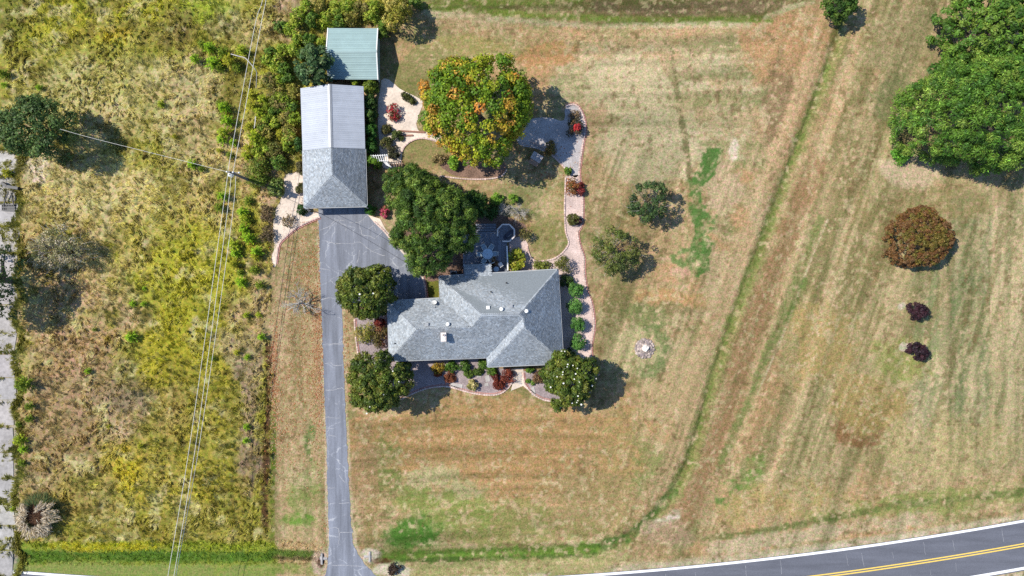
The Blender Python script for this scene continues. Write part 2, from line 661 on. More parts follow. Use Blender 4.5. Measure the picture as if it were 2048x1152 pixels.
# blotches of the right hand lawn
for a in ((1090, 108, 62, 24, 0, (186, 138, 84)), (960, 92, 130, 20, 2, (160, 146, 80)), (860, 130, 50, 40, 0, (150, 140, 84)), (1250, 180, 90, 60, 0, (206, 186, 140)), (1180, 260, 50, 50, 0, (196, 160, 116)), (1440, 380, 50, 50, 0, (198, 170, 128)), (1520, 420, 26, 60, 12, (204, 180, 136)),
          (1580, 90, 90, 70, -30, (194, 148, 98)), (1640, 30, 40, 30, 0, (200, 160, 112)), (1560, 210, 34, 90, 12, (146, 118, 80)), (1590, 250, 24, 120, 14, (190, 146, 100)),
          (1840, 100, 90, 70, 0, (170, 152, 104)), (1800, 210, 60, 60, 0, (148, 142, 92)), (1830, 340, 56, 34, 0, (214, 190, 148)),
          (1880, 400, 100, 30, 0, (168, 148, 96)), (1720, 862, 44, 34, 0, (146, 104, 62)), (1740, 800, 70, 50, 0, (176, 148, 86)),
          (1650, 700, 80, 80, 0, (182, 154, 92)), (1800, 720, 60, 50, 0, (160, 158, 82)), (1900, 900, 110, 60, 0, (186, 166, 110)),
          (1230, 340, 60, 80, 0, (190, 160, 112)), (1300, 300, 100, 60, 0, (206, 186, 142)), (1250, 640, 60, 60, 0, (156, 140, 88)),
          (1360, 600, 70, 20, 4, (198, 154, 98)), (1340, 620, 60, 16, 0, (146, 130, 82)), (1440, 560, 40, 60, 0, (196, 168, 122)),
          (1290, 640, 40, 26, 0, (138, 138, 82)), (1350, 740, 60, 60, 0, (206, 180, 132)), (1240, 880, 70, 60, 0, (170, 150, 92)),
          (1280, 930, 60, 60, 0, (150, 148, 84)), (1360, 800, 60, 110, 25, (196, 166, 116)), (1500, 820, 40, 130, 20, (176, 140, 92)),
          (1380, 1000, 50, 40, 0, (184, 156, 112)), (1290, 700, 46, 44, 0, (112, 130, 70)), (1250, 700, 60, 46, 0, (196, 178, 126)),
          (1120, 440, 40, 80, 0, (138, 140, 80)), (1060, 400, 60, 40, 0, (142, 140, 84)), (1110, 420, 26, 50, 0, (196, 168, 112)), (1090, 480, 40, 36, 0, (150, 140, 78)),
          (840, 310, 50, 24, 0, (160, 146, 92)), (1360, 545, 18, 10, 0, (214, 168, 132)), (1468, 298, 9, 20, 0, (224, 204, 172))):
    put(blob(*a[:5]), a[5], .85)
# strong green runs on the right lawn
put(stroke([(1425, 305), (1412, 345), (1392, 375), (1396, 420), (1400, 470), (1398, 540)], 15, .6, 1.6), (88, 126, 54), .9, .75)
put(blob(1372, 490, 22, 40, 10), (116, 138, 72), .55, .9)
put(blob(1425, 455, 16, 36, 0), (106, 132, 66), .6, .9)
put(stroke([(1343, 100), (1355, 190), (1370, 280), (1380, 350)], 5, .8, 1.4), (120, 112, 66), .7)
# --- front lawn
put(blob(960, 890, 280, 120, 0, .9, .6), (190, 146, 90), .85)
for rr in range(0, 7):
    yy = 835 + rr * 22
    put(stroke([(760, yy - 6), (860, yy + 2), (950, yy + 4), (1060, yy), (1160, yy - 14)], 6, .9, 1.3), (174, 130, 80) if rr % 2 else (198, 160, 108), .2)
put(blob(880, 975, 90, 34, 0), (182, 172, 118), .7)
put(blob(1000, 1052, 220, 44, 0), (156, 148, 80), .65, .8)
put(blob(900, 1030, 90, 46, 0), (142, 148, 70), .6, .85)
put(blob(828, 1074, 60, 42, 0, .5), (82, 128, 40), .95, .45)
put(blob(765, 930, 34, 60, 0), (118, 128, 62), .7)
put(blob(1180, 1000, 90, 60, 0), (172, 146, 92), .8)
put(blob(730, 960, 26, 120, 0), (166, 132, 88), .7)
put(blob(745, 1040, 16, 60, 0), (158, 138, 82), .6)
put(stroke([(990, 790), (1030, 775), (1060, 790), (1115, 812)], 7, .8), (132, 132, 72), .6)
# --- ditch and tracks
ditch = [(1688, 40), (1660, 120), (1625, 215), (1580, 330), (1540, 440), (1500, 545), (1465, 640), (1430, 740), (1405, 830), (1378, 920), (1345, 985), (1300, 1040), (1250, 1078), (1190, 1098), (1050, 1104), (900, 1110), (765, 1112)]
put(stroke([(x - 34, y) for x, y in ditch[1:11]], 17, .9, .9), (208, 172, 124), .7)
put(stroke([(x + 44, y + 8) for x, y in ditch[3:12]], 26, .9, .9), (170, 130, 86), .75)
put(stroke([(x + 84, y + 12) for x, y in ditch[2:11]], 14, .9, .9), (202, 170, 118), .6)
put(stroke([(x + 3, y) for x, y in ditch], 15, .9, .9), (156, 148, 84), .8)
put(stroke(ditch, 8, .8, .9), (126, 134, 62), .8)
put(stroke([(x - 4, y) for x, y in ditch], 2.6, .7, .9), (100, 106, 50), .5)
put(stroke([(1345, 985), (1300, 1040), (1250, 1078), (1190, 1098)], 10, .7, .9), (84, 116, 46), .85)
put(stroke([(1190, 1100), (1050, 1106), (900, 1112), (765, 1116)], 12, .8, .9), (110, 140, 46), .85)
put(stroke([(1190, 1112), (1050, 1116), (900, 1120), (790, 1122)], 4, .8, 1.1), (72, 98, 34), .7)
put(stroke([(1640, 440), (1600, 540), (1560, 650), (1500, 790), (1440, 930)], 9, .8, 1.2), (140, 144, 78), .75)
put(stroke([(1655, 440), (1614, 540), (1574, 650), (1514, 790)], 2, .6, .8), (214, 194, 150), .6)
put(stroke([(1610, 560), (1575, 640)], 6, .8, .9), (110, 128, 58), .8)
for off in (60, 95, 128, 165):
    put(stroke([(1655 + off, 540), (1574 + off, 760), (1530 + off, 900)], 2.4, .8, 1.1), (206, 180, 128), .45)
put(blob(1465, 975, 30, 24, 0), (116, 142, 64), .65, .85)
put(blob(1500, 950, 26, 40, 20), (124, 146, 66), .75)
put(blob(1445, 1005, 22, 16, 0), (104, 134, 58), .65, .85)
put(blob(1560, 1000, 130, 40, -8), (190, 164, 96), .5)
put(blob(1900, 1000, 220, 26, -7), (150, 152, 78), .7)
put(stroke([(1290, 1062), (1330, 1040), (1350, 1030)], 10, .6, 1.2), (222, 208, 182), .7)
put(blob(1340, 1070, 50, 30, 0), (178, 148, 112), .7)
put(stroke([(1410, 1078), (1500, 1068), (1640, 1042), (1800, 1010), (2048, 985)], 7, .8, 1.0), (112, 122, 60), .75)
put(stroke([(1420, 1098), (1560, 1080), (1700, 1056), (1860, 1036)], 13, .9, 1.0), (198, 176, 136), .8)
# --- roadside verge
yroad = 1168.7 - 0.65e-4 * (PX - 650) ** 2
verge = sst(46, 30, yroad - PY) * sst(560, 640, PX) * sst(1300, 1200, PX)
put(verge, (168, 160, 98), .8)
put(sst(22, 12, yroad - PY) * sst(1180, 1240, PX), (196, 178, 140), .85)
put(sst(14, 7, yroad - PY) * sst(.4, .6, nC), (206, 190, 156), .8)
# --- top edge: rough grass band
put(sst(36, 22, PY + (nC - .5) * 10 - np.interp(PX, [840, 1100, 1500, 1620], [-6, 8, 14, -20])) * sst(850, 870, PX) * sst(1640, 1600, PX), (112, 106, 56), .9)
put(stroke([(850, -6), (960, 0), (1150, -4)], 12, .8), (116, 128, 48), .8)
put(stroke([(845, 14), (960, 22), (1100, 33), (1300, 42), (1450, 42), (1540, 38)], 7, .8, .9), (118, 134, 46), .85)
put(stroke([(1200, 16), (1380, 18), (1560, 10)], 10, .9, 1.2), (132, 110, 78), .8)
put(stroke([(850, 26), (1000, 40), (1200, 52), (1500, 50)], 6, .9, 1.2), (196, 182, 138), .6)
put(stroke([(1530, 36), (1580, 14), (1625, 4)], 5, .6), (190, 178, 128), .7)
put(stroke([(1672, 60), (1664, 100)], 8, .8), (128, 116, 60), .8)
# --- strip between the field and the driveway
strp = sst(-8, 8, PX - FX0) * sst(655, 640, PX) * sst(440, 500, PY)
put(strp, (184, 156, 108), .85)
put(strp * sst(.48, .62, nC) * sst(700, 560, PY), (150, 136, 86), .7)
put(blob(565, 620, 12, 150, 0), (206, 174, 128), .6)
put(blob(600, 760, 40, 60, 0), (180, 146, 96), .6)
put(blob(612, 1000, 30, 60, 0), (136, 146, 72), .8)
put(blob(600, 950, 30, 26, 0), (190, 170, 120), .6)
put(blob(600, 1040, 46, 16, 0), (110, 146, 48), .9)
put(blob(580, 1070, 36, 24, 0), (168, 146, 96), .7)
put(blob(620, 880, 12, 40, 0), (110, 130, 64), .8)
put(stroke([(549, 800), (547, 900), (545, 1000), (545, 1100)], 5, .6), (124, 140, 36), .9)
put(stroke([(549, 690), (545, 780), (542, 830)], 5, .8, .8), (196, 138, 100), .7)
put(stroke([(634, 640), (640, 760), (646, 860)], 8, .8, .9), (192, 146, 106), .6)
# --- fine clumps of dead and live grass over all the mown ground
put(sst(.56, .70, fbm(PX, PY, 9, 2, 2)), (132, 108, 66), .3)
put(sst(.57, .70, fbm(PX, PY, 8, 4, 2)), (214, 188, 140), .34)
put(sst(.62, .74, fbm(PX, PY, 17, 6, 2)), (206, 178, 130), .3)
# mowing lines: fine streaks that follow the way each part was cut
wA = sst(330, 240, PY) * sst(1600, 1500, PX + (PY - 60) * .3) * sst(780, 830, PX)
wD = sst(-10, 60, PX - (1655 - (PY - 60) * .42)) * sst(1040, 960, PY - (2048 - PX) * .02)
wE = sst(1780, 1880, PX) * sst(330, 420, PY) * sst(980, 900, PY)
wC = sst(800, 830, PY) * sst(1260, 1160, PX) * sst(690, 720, PX)
wB = sst(1170, 1200, PX) * (1 - wA) * (1 - wD) * (1 - wC)
wS = sst(-4, 8, PX - FX0) * sst(660, 640, PX) * sst(440, 500, PY)
wD = wD * (1 - wE)
bow = PY + 18 * np.sin((PX - 760) / 190)
_st = 0
for w_, across, along in ((wA, PY + PX * .02, PX), (wB, PX + PY * .36, PY), (wC, bow, PX), (wD, PX + PY * .37, PY), (wE, PX + PY * .02, PY), (wS, PX + PY * -.02, PY)):
    a1 = fbm(across, along * .045, 15, 1, 2) - .5
    a2 = fbm(across, along * .035, 6.5, 4, 2) - .5
    a3 = fbm(across, along * .06, 34, 6, 2) - .5
    _st = _st + w_ * (a1 * .55 + a2 * .5 + a3 * .5)
_st = np.clip(_st, -.34, .34)[..., None]
CO *= (1 + _st * np.array([1.0, .86, 1.05]))
# --- wild field
put(FIELD, (166, 158, 64), 1, 0)
put(FIELD * sst(.45, .62, nB), (176, 164, 84), .8)
put(FIELD * sst(.5, .66, nC), (130, 118, 56), .7)
SF = [(130, 380, 120, 90, (200, 182, 132)), (240, 400, 130, 60, (204, 188, 132)), (60, 470, 60, 50, (184, 164, 112)), (180, 560, 160, 80, (196, 174, 126)),
      (120, 660, 100, 110, (192, 166, 126)), (150, 790, 130, 130, (176, 148, 114)), (70, 930, 60, 110, (176, 154, 114)), (240, 800, 70, 60, (170, 148, 110)),
      (190, 900, 80, 50, (160, 138, 98)), (60, 260, 70, 60, (196, 180, 136)), (160, 200, 120, 70, (188, 180, 118)), (300, 200, 110, 70, (186, 176, 112)),
      (220, 250, 70, 34, (202, 184, 134)), (380, 180, 70, 60, (196, 180, 130)), (420, 300, 70, 70, (194, 176, 124)), (410, 420, 60, 50, (190, 172, 110)),
      (120, 60, 90, 40, (172, 168, 66)), (250, 30, 120, 40, (174, 172, 56)), (420, 20, 70, 24, (156, 170, 62)), (220, 62, 70, 16, (190, 174, 66)), (20, 40, 30, 50, (128, 130, 56)),
      (350, 60, 40, 40, (128, 116, 66)), (330, 470, 80, 60, (176, 166, 84)), (330, 560, 80, 60, (166, 166, 66)), (310, 540, 40, 40, (178, 172, 70)), (420, 620, 60, 70, (160, 154, 66)),
      (330, 720, 80, 80, (172, 164, 56)), (400, 680, 80, 90, (168, 162, 54)), (420, 560, 80, 80, (172, 168, 60)), (380, 960, 90, 70, (172, 164, 58)), (350, 820, 60, 60, (168, 150, 84)), (300, 950, 90, 60, (176, 162, 76)), (265, 960, 30, 50, (190, 176, 56)), (420, 800, 60, 90, (158, 150, 60)),
      (450, 940, 70, 60, (158, 150, 62)), (430, 1040, 80, 40, (150, 142, 66)), (180, 1000, 80, 40, (164, 148, 84)), (270, 1060, 120, 24, (146, 136, 60)), (500, 760, 24, 90, (160, 140, 116)), (500, 900, 26, 60, (150, 130, 106)),
      (520, 600, 20, 70, (186, 162, 126)), (490, 330, 40, 60, (200, 174, 130)), (560, 60, 40, 26, (190, 168, 126)), (500, 60, 40, 40, (186, 172, 116)), (600, 10, 50, 22, (186, 162, 130)), (270, 640, 34, 20, (206, 178, 140)), (245, 855, 26, 20, (200, 178, 140)),
      (480, 620, 26, 30, (192, 166, 124)), (470, 690, 34, 26, (182, 166, 124)), (560, 250, 40, 70, (156, 150, 74)), (540, 380, 24, 60, (200, 172, 136))]
for a in SF:
    put(blob(a[0], a[1], a[2], a[3], 0, .9, 1.2) * FIELD, np.array(a[4]) * np.array([1.03, 1.0, 1.0]), .88, .4)
put(FIELD * sst(.60, .74, fbm(PX, PY, 16, 5, 2)), (112, 98, 50), .4)
put(FIELD * sst(.56, .7, fbm(PX, PY, 26, 0, 2)) * sst(700, 300, PX), (206, 190, 140), .5)
put(stroke([(538, 690), (537, 800), (533, 920), (531, 1000), (530, 1070)], 6, .7, .8), (92, 62, 44), .8)
put(blob(255, 790, 60, 40, 0) * FIELD, (150, 130, 104), .5)
# --- bottom left verge
vb = sst(560, 540, PX) * sst(1078, 1090, PY + (nC - .5) * 8)
put(vb, (150, 160, 48), .95)
put(vb * blob(230, 1090, 110, 10, 0), (186, 176, 40), .8)
put(vb * sst(1099, 1106, PY + (nC - .5) * 10) * sst(1130, 1120, PY), (98, 130, 42), .9)
put(vb * sst(1122, 1134, PY + (nC - .5) * 8), (146, 154, 74), .9)
put(stroke([(545, 1104), (600, 1108), (640, 1112)], 8, .7), (96, 124, 40), .85)
put(stroke([(545, 1117), (600, 1118), (640, 1120)], 4, .7), (84, 80, 40), .8)
put(stroke([(540, 1136), (600, 1138), (640, 1140)], 9, .8), (136, 148, 62), .7)
# --- bare earth by trees, road shoulders, driveway verges, culvert mouths
put(blob(1812, 345, 50, 30, 0), (218, 188, 150), .7)
put(blob(1895, 90, 26, 60, 0), (196, 160, 120), .7)
put(blob(806, 612, 10, 8), (220, 196, 160), 0)
for c in ((1806, 611), (1808, 694)):
    put(blob(c[0], c[1], 10, 9, 0, .4), (216, 200, 172), .8)
dl = [(637, 428), (639, 520), (643, 620), (648, 760), (653, 880), (656, 1000), (659, 1095), (650, 1152)]
dr = [(683, 612), (687, 720), (692, 830), (697, 930), (702, 1040), (708, 1090), (722, 1118), (746, 1152)]
put(stroke(dl, 5, .5, .9), (212, 190, 152), .8)
put(stroke(dr, 5, .5, .9), (210, 186, 146), .8)
put(blob(640, 1122, 16, 22), (206, 178, 150), .85)
put(blob(742, 1112, 18, 16), (222, 204, 176), .85)
put(blob(790, 1140, 44, 14), (224, 206, 176), .85)
put(blob(762, 1122, 22, 6), (96, 52, 34), .85)
put(blob(641, 1126, 6, 10), (92, 50, 36), .8)
put(blob(50, 330, 40, 16) * sst(0, 1, PX), (214, 196, 170), .6)
put(blob(22, 330, 26, 30), (216, 196, 166), .9)
put(sst(40, 30, PX + (nC - .5) * 14) * sst(330, 350, PY), (190, 176, 150), .8)
put(blob(70, 350, 22, 14), (222, 200, 178), .6)
# grass plot beside the house, small lawns by the maple
put(blob(866, 578, 16, 26, 0, .3, .3), (124, 124, 44), .95)
put(blob(850, 300, 40, 26, 0), (158, 144, 86), .8)
put(blob(815, 160, 60, 30, 20), (140, 134, 72), .7)
put(blob(830, 140, 30, 20, 0), (168, 148, 96), .6)

MEADOW_COL = CO.copy()
GK = 0.645 * np.array([1.0, 1.015, 1.06])
_l = CO.mean(-1, keepdims=True)
CO[:] = CO * (.90 + .1 * FIELD[..., None]) + _l * np.array([1.08, .98, .88]) * (.10 - .1 * FIELD[..., None])
CO *= GK
CO *= (.93 + .07 * FIELD)[..., None]
_far = sst(0, 14, np.maximum(np.abs(GX) - 70, np.abs(GY) - 40))[..., None]
CO = CO * (1 - _far) + (lin((178, 154, 104)) * GK * (.85 + .3 * vnoise(GX, GY, 90, 2)[..., None])) * _far
GZ = np.zeros(PX.shape)
bumps = (fbm(PX, PY, 13, 5, 2) - .5) * .42 + (fbm(PX, PY, 60, 6, 2) - .5) * .4
GZ += FIELD * (bumps + .12)
dd = np.minimum(polyd(ditch), polyd([(40, 1116), (300, 1116), (500, 1118), (640, 1120)]))
GZ -= .28 * np.exp(-(dd / 11.0) ** 2)
inview = (np.abs(GX) < 71) & (np.abs(GY) < 43)
GZ = np.where(inview, GZ, 0)
nyy, nxx = PX.shape
idx = np.arange(nyy * nxx).reshape(nyy, nxx)
F = np.stack([idx[:-1, :-1], idx[:-1, 1:], idx[1:, 1:], idx[1:, :-1]], -1).reshape(-1, 4)
V = np.stack([GX, GY, GZ], -1).reshape(-1, 3)
ground = link('ground', mesh_np('ground', V, F, M['ground'], CO.reshape(-1, 3), smooth=True))
tag(ground, 'patchy dry tan and green mown lawn and rough meadow ground', kind='structure')


def gsample(x, y, A):
    """value of grid A at world x,y (inside the fine area)"""
    i = np.clip(np.searchsorted(gx, x), 1, nxx - 1)
    j = np.clip(np.searchsorted(gy, y), 1, nyy - 1)
    i = np.where(np.abs(gx[i - 1] - x) < np.abs(gx[i] - x), i - 1, i)
    j = np.where(np.abs(gy[j - 1] - y) < np.abs(gy[j] - y), j - 1, j)
    return A[j, i]


def gz(p):
    return float(gsample(np.array([p[0]]), np.array([p[1]]), GZ)[0])


# ------------------------------------------------------------------ flat setting: roads, paths, beds
def sheet(name, pts, z, mat, label=None, kind='structure', smoothn=0, jag=0.0, h=0):
    """flat polygon from photograph pixels"""
    P = [W(x, y) for x, y in pts]
    if smoothn:
        P = smooth_line(P, smoothn, closed=True)
    if jag:
        P = [p + np.array([R.normal(0, jag), R.normal(0, jag), 0]) for p in P]
    import mathutils
    vs = [Vector((p[0], p[1], z)) for p in P]
    tris = mathutils.geometry.tessellate_polygon([vs])
    me = bpy.data.meshes.new(name)
    me.from_pydata([tuple(v) for v in vs], [], [tuple(t) for t in tris])
    me.materials.append(mat)
    me.update()
    # face upwards
    for p in me.polygons:
        if p.normal.z < 0: p.flip()
    at = me.color_attributes.new('Col', 'FLOAT_COLOR', 'POINT')
    at.data.foreach_set('color', np.ones(len(vs) * 4, np.float32))
    o = link(name, me)
    if kind: o['kind'] = kind
    if label: o['label'] = label
    return o


def smooth_line(P, n=4, closed=False):
    P = [np.array(p, float) for p in P]
    out = []
    m = len(P)
    for i in range(m if closed else m - 1):
        if closed:
            p0, p1, p2, p3 = P[i - 1], P[i], P[(i + 1) % m], P[(i + 2) % m]
        else:
            p0, p1, p2, p3 = P[max(i - 1, 0)], P[i], P[i + 1], P[min(i + 2, m - 1)]
        for k in range(n):
            t = k / n
            out.append(.5 * ((2 * p1) + (p2 - p0) * t + (2 * p0 - 5 * p1 + 4 * p2 - p3) * t * t + (3 * p1 - p0 - 3 * p2 + p3) * t ** 3))
    if not closed: out.append(P[-1])
    return out


def ribbon(name, P, w, z, mat, kind='structure', parent=None, thick=0):
    P = [np.array(p, float) for p in P]
    vs, fs = [], []
    for i, p in enumerate(P):
        t = nrm(P[min(i + 1, len(P) - 1)] - P[max(i - 1, 0)])
        n = np.array([-t[1], t[0], 0])
        ww = w[i] if hasattr(w, '__len__') else w
        vs += [(p[0] + n[0] * ww / 2, p[1] + n[1] * ww / 2, z), (p[0] - n[0] * ww / 2, p[1] - n[1] * ww / 2, z)]
    for i in range(len(P) - 1):
        fs.append((2 * i + 1, 2 * i + 3, 2 * i + 2, 2 * i))
    me = bpy.data.meshes.new(name)
    me.from_pydata(vs, [], fs)
    me.materials.append(mat)
    me.update()
    o = link(name, me, parent)
    if kind: o['kind'] = kind
    return o


# road (an arc at the bottom, rising to the right)
rx = np.linspace(-200, 2500, 80)
yr = lambda x: 1168.7 - 0.65e-4 * (x - 650) ** 2


def road_line(off):
    """points offset off pixels (perpendicular) below the white edge line"""
    P = []
    for x in rx:
        s = -1.3e-4 * (x - 650)
        L = math.hypot(1, s)
        P.append(W(x - s / L * off, yr(x) + off / L))
    return P


ra, rb = road_line(-3.5), road_line(98)
vs, fs = [], []
for a, b in zip(ra, rb): vs += [(a[0], a[1], .03), (b[0], b[1], .03)]
for i in range(len(ra) - 1): fs.append((2 * i + 1, 2 * i + 3, 2 * i + 2, 2 * i))
me = bpy.data.meshes.new('road')
me.from_pydata(vs, [], fs)
me.materials.append(M['road'])
me.update()
road = link('road', me)
tag(road, 'dark grey two lane asphalt road curving across the bottom right corner', kind='structure')
ribbon('edge_line', road_line(0), .3, .036, M['white_paint'], None, road)
ribbon('edge_line', road_line(93), .34, .036, M['white_paint'], None, road)
ribbon('centre_line', road_line(44.6), .15, .036, M['yellow_paint'], None, road)
ribbon('centre_line', road_line(49.4), .15, .036, M['yellow_paint'], None, road)
rc = MB()
for px, a, b, sl in ((1490, 8, 30, .1), (1560, 5, 34, .1), (1390, 10, 24, .12), (1690, 10, 34, .2), (1720, 12, 40, .2), (1846, 8, 34, .12), (1903, 14, 36, .15), (2003, 8, 34, .1), (1780, 18, 32, .2), (1905, 60, 78, .1), (1850, 66, 84, .15), (1815, 70, 90, .1), (1330, 8, 20, .1)):
    P = []
    for k in range(5):
        o_ = a + (b - a) * k / 4
        x = px + sl * o_ + R.normal(0, .6)
        P.append(W(x, yr(x) + o_ * 1.0))
    for p, q in zip(P[:-1], P[1:]):
        t = nrm(q - p)
        n = np.array([-t[1], t[0], 0]) * (.008 + .012 * R.random())
        rc.add([(p[0] - n[0], p[1] - n[1], .035), (q[0] - n[0], q[1] - n[1], .035), (q[0] + n[0], q[1] + n[1], .035), (p[0] + n[0], p[1] + n[1], .035)], [(0, 1, 2, 3)])
o = rc.build('crack', M['seal'], road)
o['kind'] = 'stuff'

# driveway
dpts = [(637, 405), (736, 405), (738, 434), (752, 446), (768, 462), (790, 488), (815, 515), (838, 535), (846, 545), (851, 568), (854, 600), (800, 606), (777, 612), (720, 612), (684, 612),
        (687, 720), (691, 830), (696, 930), (701, 1030), (706, 1085), (716, 1108), (730, 1128), (748, 1148), (766, 1163), (640, 1163), (652, 1148), (656, 1120), (659, 1090), (656, 1000), (653, 880), (648, 760), (643, 620), (639, 520)]
dd_pts = []
for i, p in enumerate(dpts):
    q = dpts[(i + 1) % len(dpts)]
    n = max(1, int(math.hypot(q[0] - p[0], q[1] - p[1]) / 7))
    for k in range(n):
        t = k / n
        dd_pts.append((p[0] + (q[0] - p[0]) * t + R.normal(0, .8), p[1] + (q[1] - p[1]) * t + R.normal(0, .5)))
drive = sheet('driveway', dd_pts, .026, M['drive'], 'long blue-grey asphalt driveway with pale cracks leading to the garage')
cracks = [[(640, 460), (652, 456), (660, 452), (672, 440), (690, 442)], [(678, 432), (680, 446), (690, 450), (692, 462)], [(700, 446), (718, 444), (726, 438), (733, 432)], [(718, 444), (722, 462), (725, 470), (740, 472), (750, 478)], [(735, 460), (748, 450), (756, 445)],
          [(748, 450), (752, 462)], [(668, 488), (684, 486), (700, 487), (720, 484), (732, 494), (752, 506), (770, 512)], [(719, 500), (717, 516), (714, 526)], [(652, 482), (660, 485), (676, 488)], [(752, 475), (766, 463)], [(660, 560), (672, 570), (688, 570)],
          [(645, 689), (660, 688), (686, 688)], [(650, 727), (662, 726), (668, 731), (686, 730)], [(651, 780), (668, 780), (676, 777), (684, 776), (690, 780)], [(652, 834), (660, 835), (680, 836)], [(684, 810), (690, 810)], [(652, 856), (668, 858)], [(655, 976), (668, 976)], [(678, 1007), (698, 1005)], [(659, 1057), (677, 1057), (677, 1088)], [(677, 1065), (706, 1064)],
          [(655, 870), (672, 872)], [(640, 537), (660, 540)], [(676, 540), (690, 545), (700, 556)], [(640, 600), (660, 596), (684, 600)], [(678, 950), (690, 966)], [(660, 1130), (700, 1131), (735, 1134)]]
for pl in cracks:
    P = smooth_line([W(*q) for q in pl], 3)
    P = [p + np.array([R.normal(0, .03), R.normal(0, .03), 0]) for p in P]
    ribbon('crack', P, [.03 + .06 * R.random() for _ in P], .031, M['seal'], None, drive)

# broken concrete drive at the far left, slab by slab
joints = [300, 352, 405, 452, 505, 560, 610, 668, 708, 755, 800, 853, 905, 958, 1001, 1050, 1100, 1150, 1200]
old = MB()
croot = bpy.data.objects.new('concrete_track', None)
COL.objects.link(croot)
croot.location = W(10, 740)
tag(croot, 'broken pale concrete track of cracked slabs along the left edge', kind='structure')
for i, (a, b) in enumerate(zip(joints[:-1], joints[1:])):
    e0 = 37 - (a - 300) * .012 + R.normal(0, 2)
    e1 = 37 - (b - 300) * .012 + R.normal(0, 2)
    s = MB()
    g = .86 + .28 * R.random()
    s.col = (g, g * (.97 + .05 * R.random()), g * (.95 + .08 * R.random()))
    q = [(-70, a + 1.5), (e0 + R.normal(0, 1.5), a + 1.5 + R.normal(0, 1)), (e1 + R.normal(0, 1.5), b - 1.5 + R.normal(0, 1)), (-70, b - 1.5)]
    z = .06 + .03 * R.random()
    top = [(*W(x, y)[:2], z) for x, y in q]
    bot = [(p[0], p[1], -.1) for p in top]
    s.add(top + bot, [(3, 2, 1, 0), (0, 1, 5, 4), (1, 2, 6, 5), (2, 3, 7, 6), (3, 0, 4, 7)])
    s.build('slab', M['concrete'], croot)

# sand, gravel and mulch beds
sheet('sand_path', [(763, 160), (786, 166), (800, 178), (832, 193), (846, 206), (836, 232), (834, 256), (846, 264), (880, 270), (890, 280), (872, 282), (848, 276), (828, 279), (812, 290), (804, 306), (800, 330), (768, 336), (760, 300), (756, 230)], .024, M['sand'], 'pale sandy garden path east of the garage', smoothn=3, jag=.03)
sheet('gravel_patch', [(1030, 262), (1062, 238), (1100, 236), (1128, 240), (1131, 213), (1148, 209), (1162, 220), (1169, 245), (1168, 265), (1162, 300), (1157, 350), (1142, 350), (1118, 326), (1095, 306), (1068, 296), (1040, 290)], .024, M['greygravel'], 'grey gravel patch in the shade east of the maple', smoothn=3, jag=.03)
sheet('sand_path', [(1131, 352), (1156, 350), (1164, 385), (1165, 420), (1164, 446), (1155, 466), (1158, 490), (1167, 515), (1168, 545), (1172, 580), (1181, 605), (1186, 640), (1185, 670), (1181, 700), (1184, 730), (1150, 735), (1124, 720), (1112, 545), (1090, 538), (1062, 540), (1040, 545), (1020, 540), (1018, 480), (1046, 470), (1056, 490), (1060, 512), (1072, 522), (1090, 521), (1108, 517), (1126, 504), (1137, 486), (1131, 462), (1130, 420), (1130, 380)], .024, M['pinkgravel'], 'pinkish gravel border curving down the east side of the house', jag=.02)
sheet('mulch_bed', [(880, 330), (900, 322), (940, 318), (1000, 318), (1012, 338), (1000, 352), (975, 356), (940, 356), (905, 350)], .02, M['mulch'], 'brown mulch bed under the south edge of the maple', smoothn=3, jag=.04)
sheet('mulch_bed', [(790, 470), (930, 440), (1000, 430), (1050, 450), (1050, 470), (1020, 480), (930, 560), (880, 560), (856, 562), (846, 540), (830, 520)], .02, M['mulch'], 'brown mulch bed below the big green garden tree', smoothn=2, jag=.04)
sheet('gravel_bed', [(776, 724), (972, 716), (978, 735), (1022, 738), (1026, 764), (1015, 777), (1000, 786), (980, 789), (950, 786), (925, 780), (900, 773), (880, 772), (850, 777), (815, 791), (788, 806), (770, 790)], .024, M['gravel'], 'purplish gravel bed in front of the house', jag=.02)
sheet('gravel_bed', [(1046, 742), (1126, 736), (1180, 736), (1192, 745), (1180, 790), (1115, 803), (1090, 799), (1072, 791), (1058, 779), (1049, 764)], .024, M['gravel'], 'purplish gravel bed right of the front walk', jag=.02)
sheet('front_walk', [(1022, 738), (1046, 736), (1048, 764), (1056, 780), (1070, 792), (1046, 772), (1022, 782), (1026, 764)], .028, M['sand'], 'pale front walk between the two gravel beds', jag=.02)
sheet('gravel_bed', [(709, 636), (776, 624), (782, 724), (740, 724), (718, 716), (714, 690)], .02, M['gravel'], 'pinkish gravel bed between driveway and west wall', jag=.03)
sheet('sand_path', [(552, 345), (580, 322), (606, 326), (612, 415), (642, 426), (640, 434), (622, 441), (600, 452), (585, 462), (570, 475), (558, 490), (552, 530), (545, 528), (538, 500), (548, 440), (544, 380)], .024, M['sand'], 'pale sandy yard west of the garage', smoothn=3, jag=.05)
sheet('sand_path', [(736, 430), (760, 438), (772, 460), (800, 490), (846, 545), (852, 590), (845, 560), (815, 518), (780, 478), (764, 460), (748, 446)], .03, M['sand'], 'narrow pale border along the driveway edge', jag=.03)

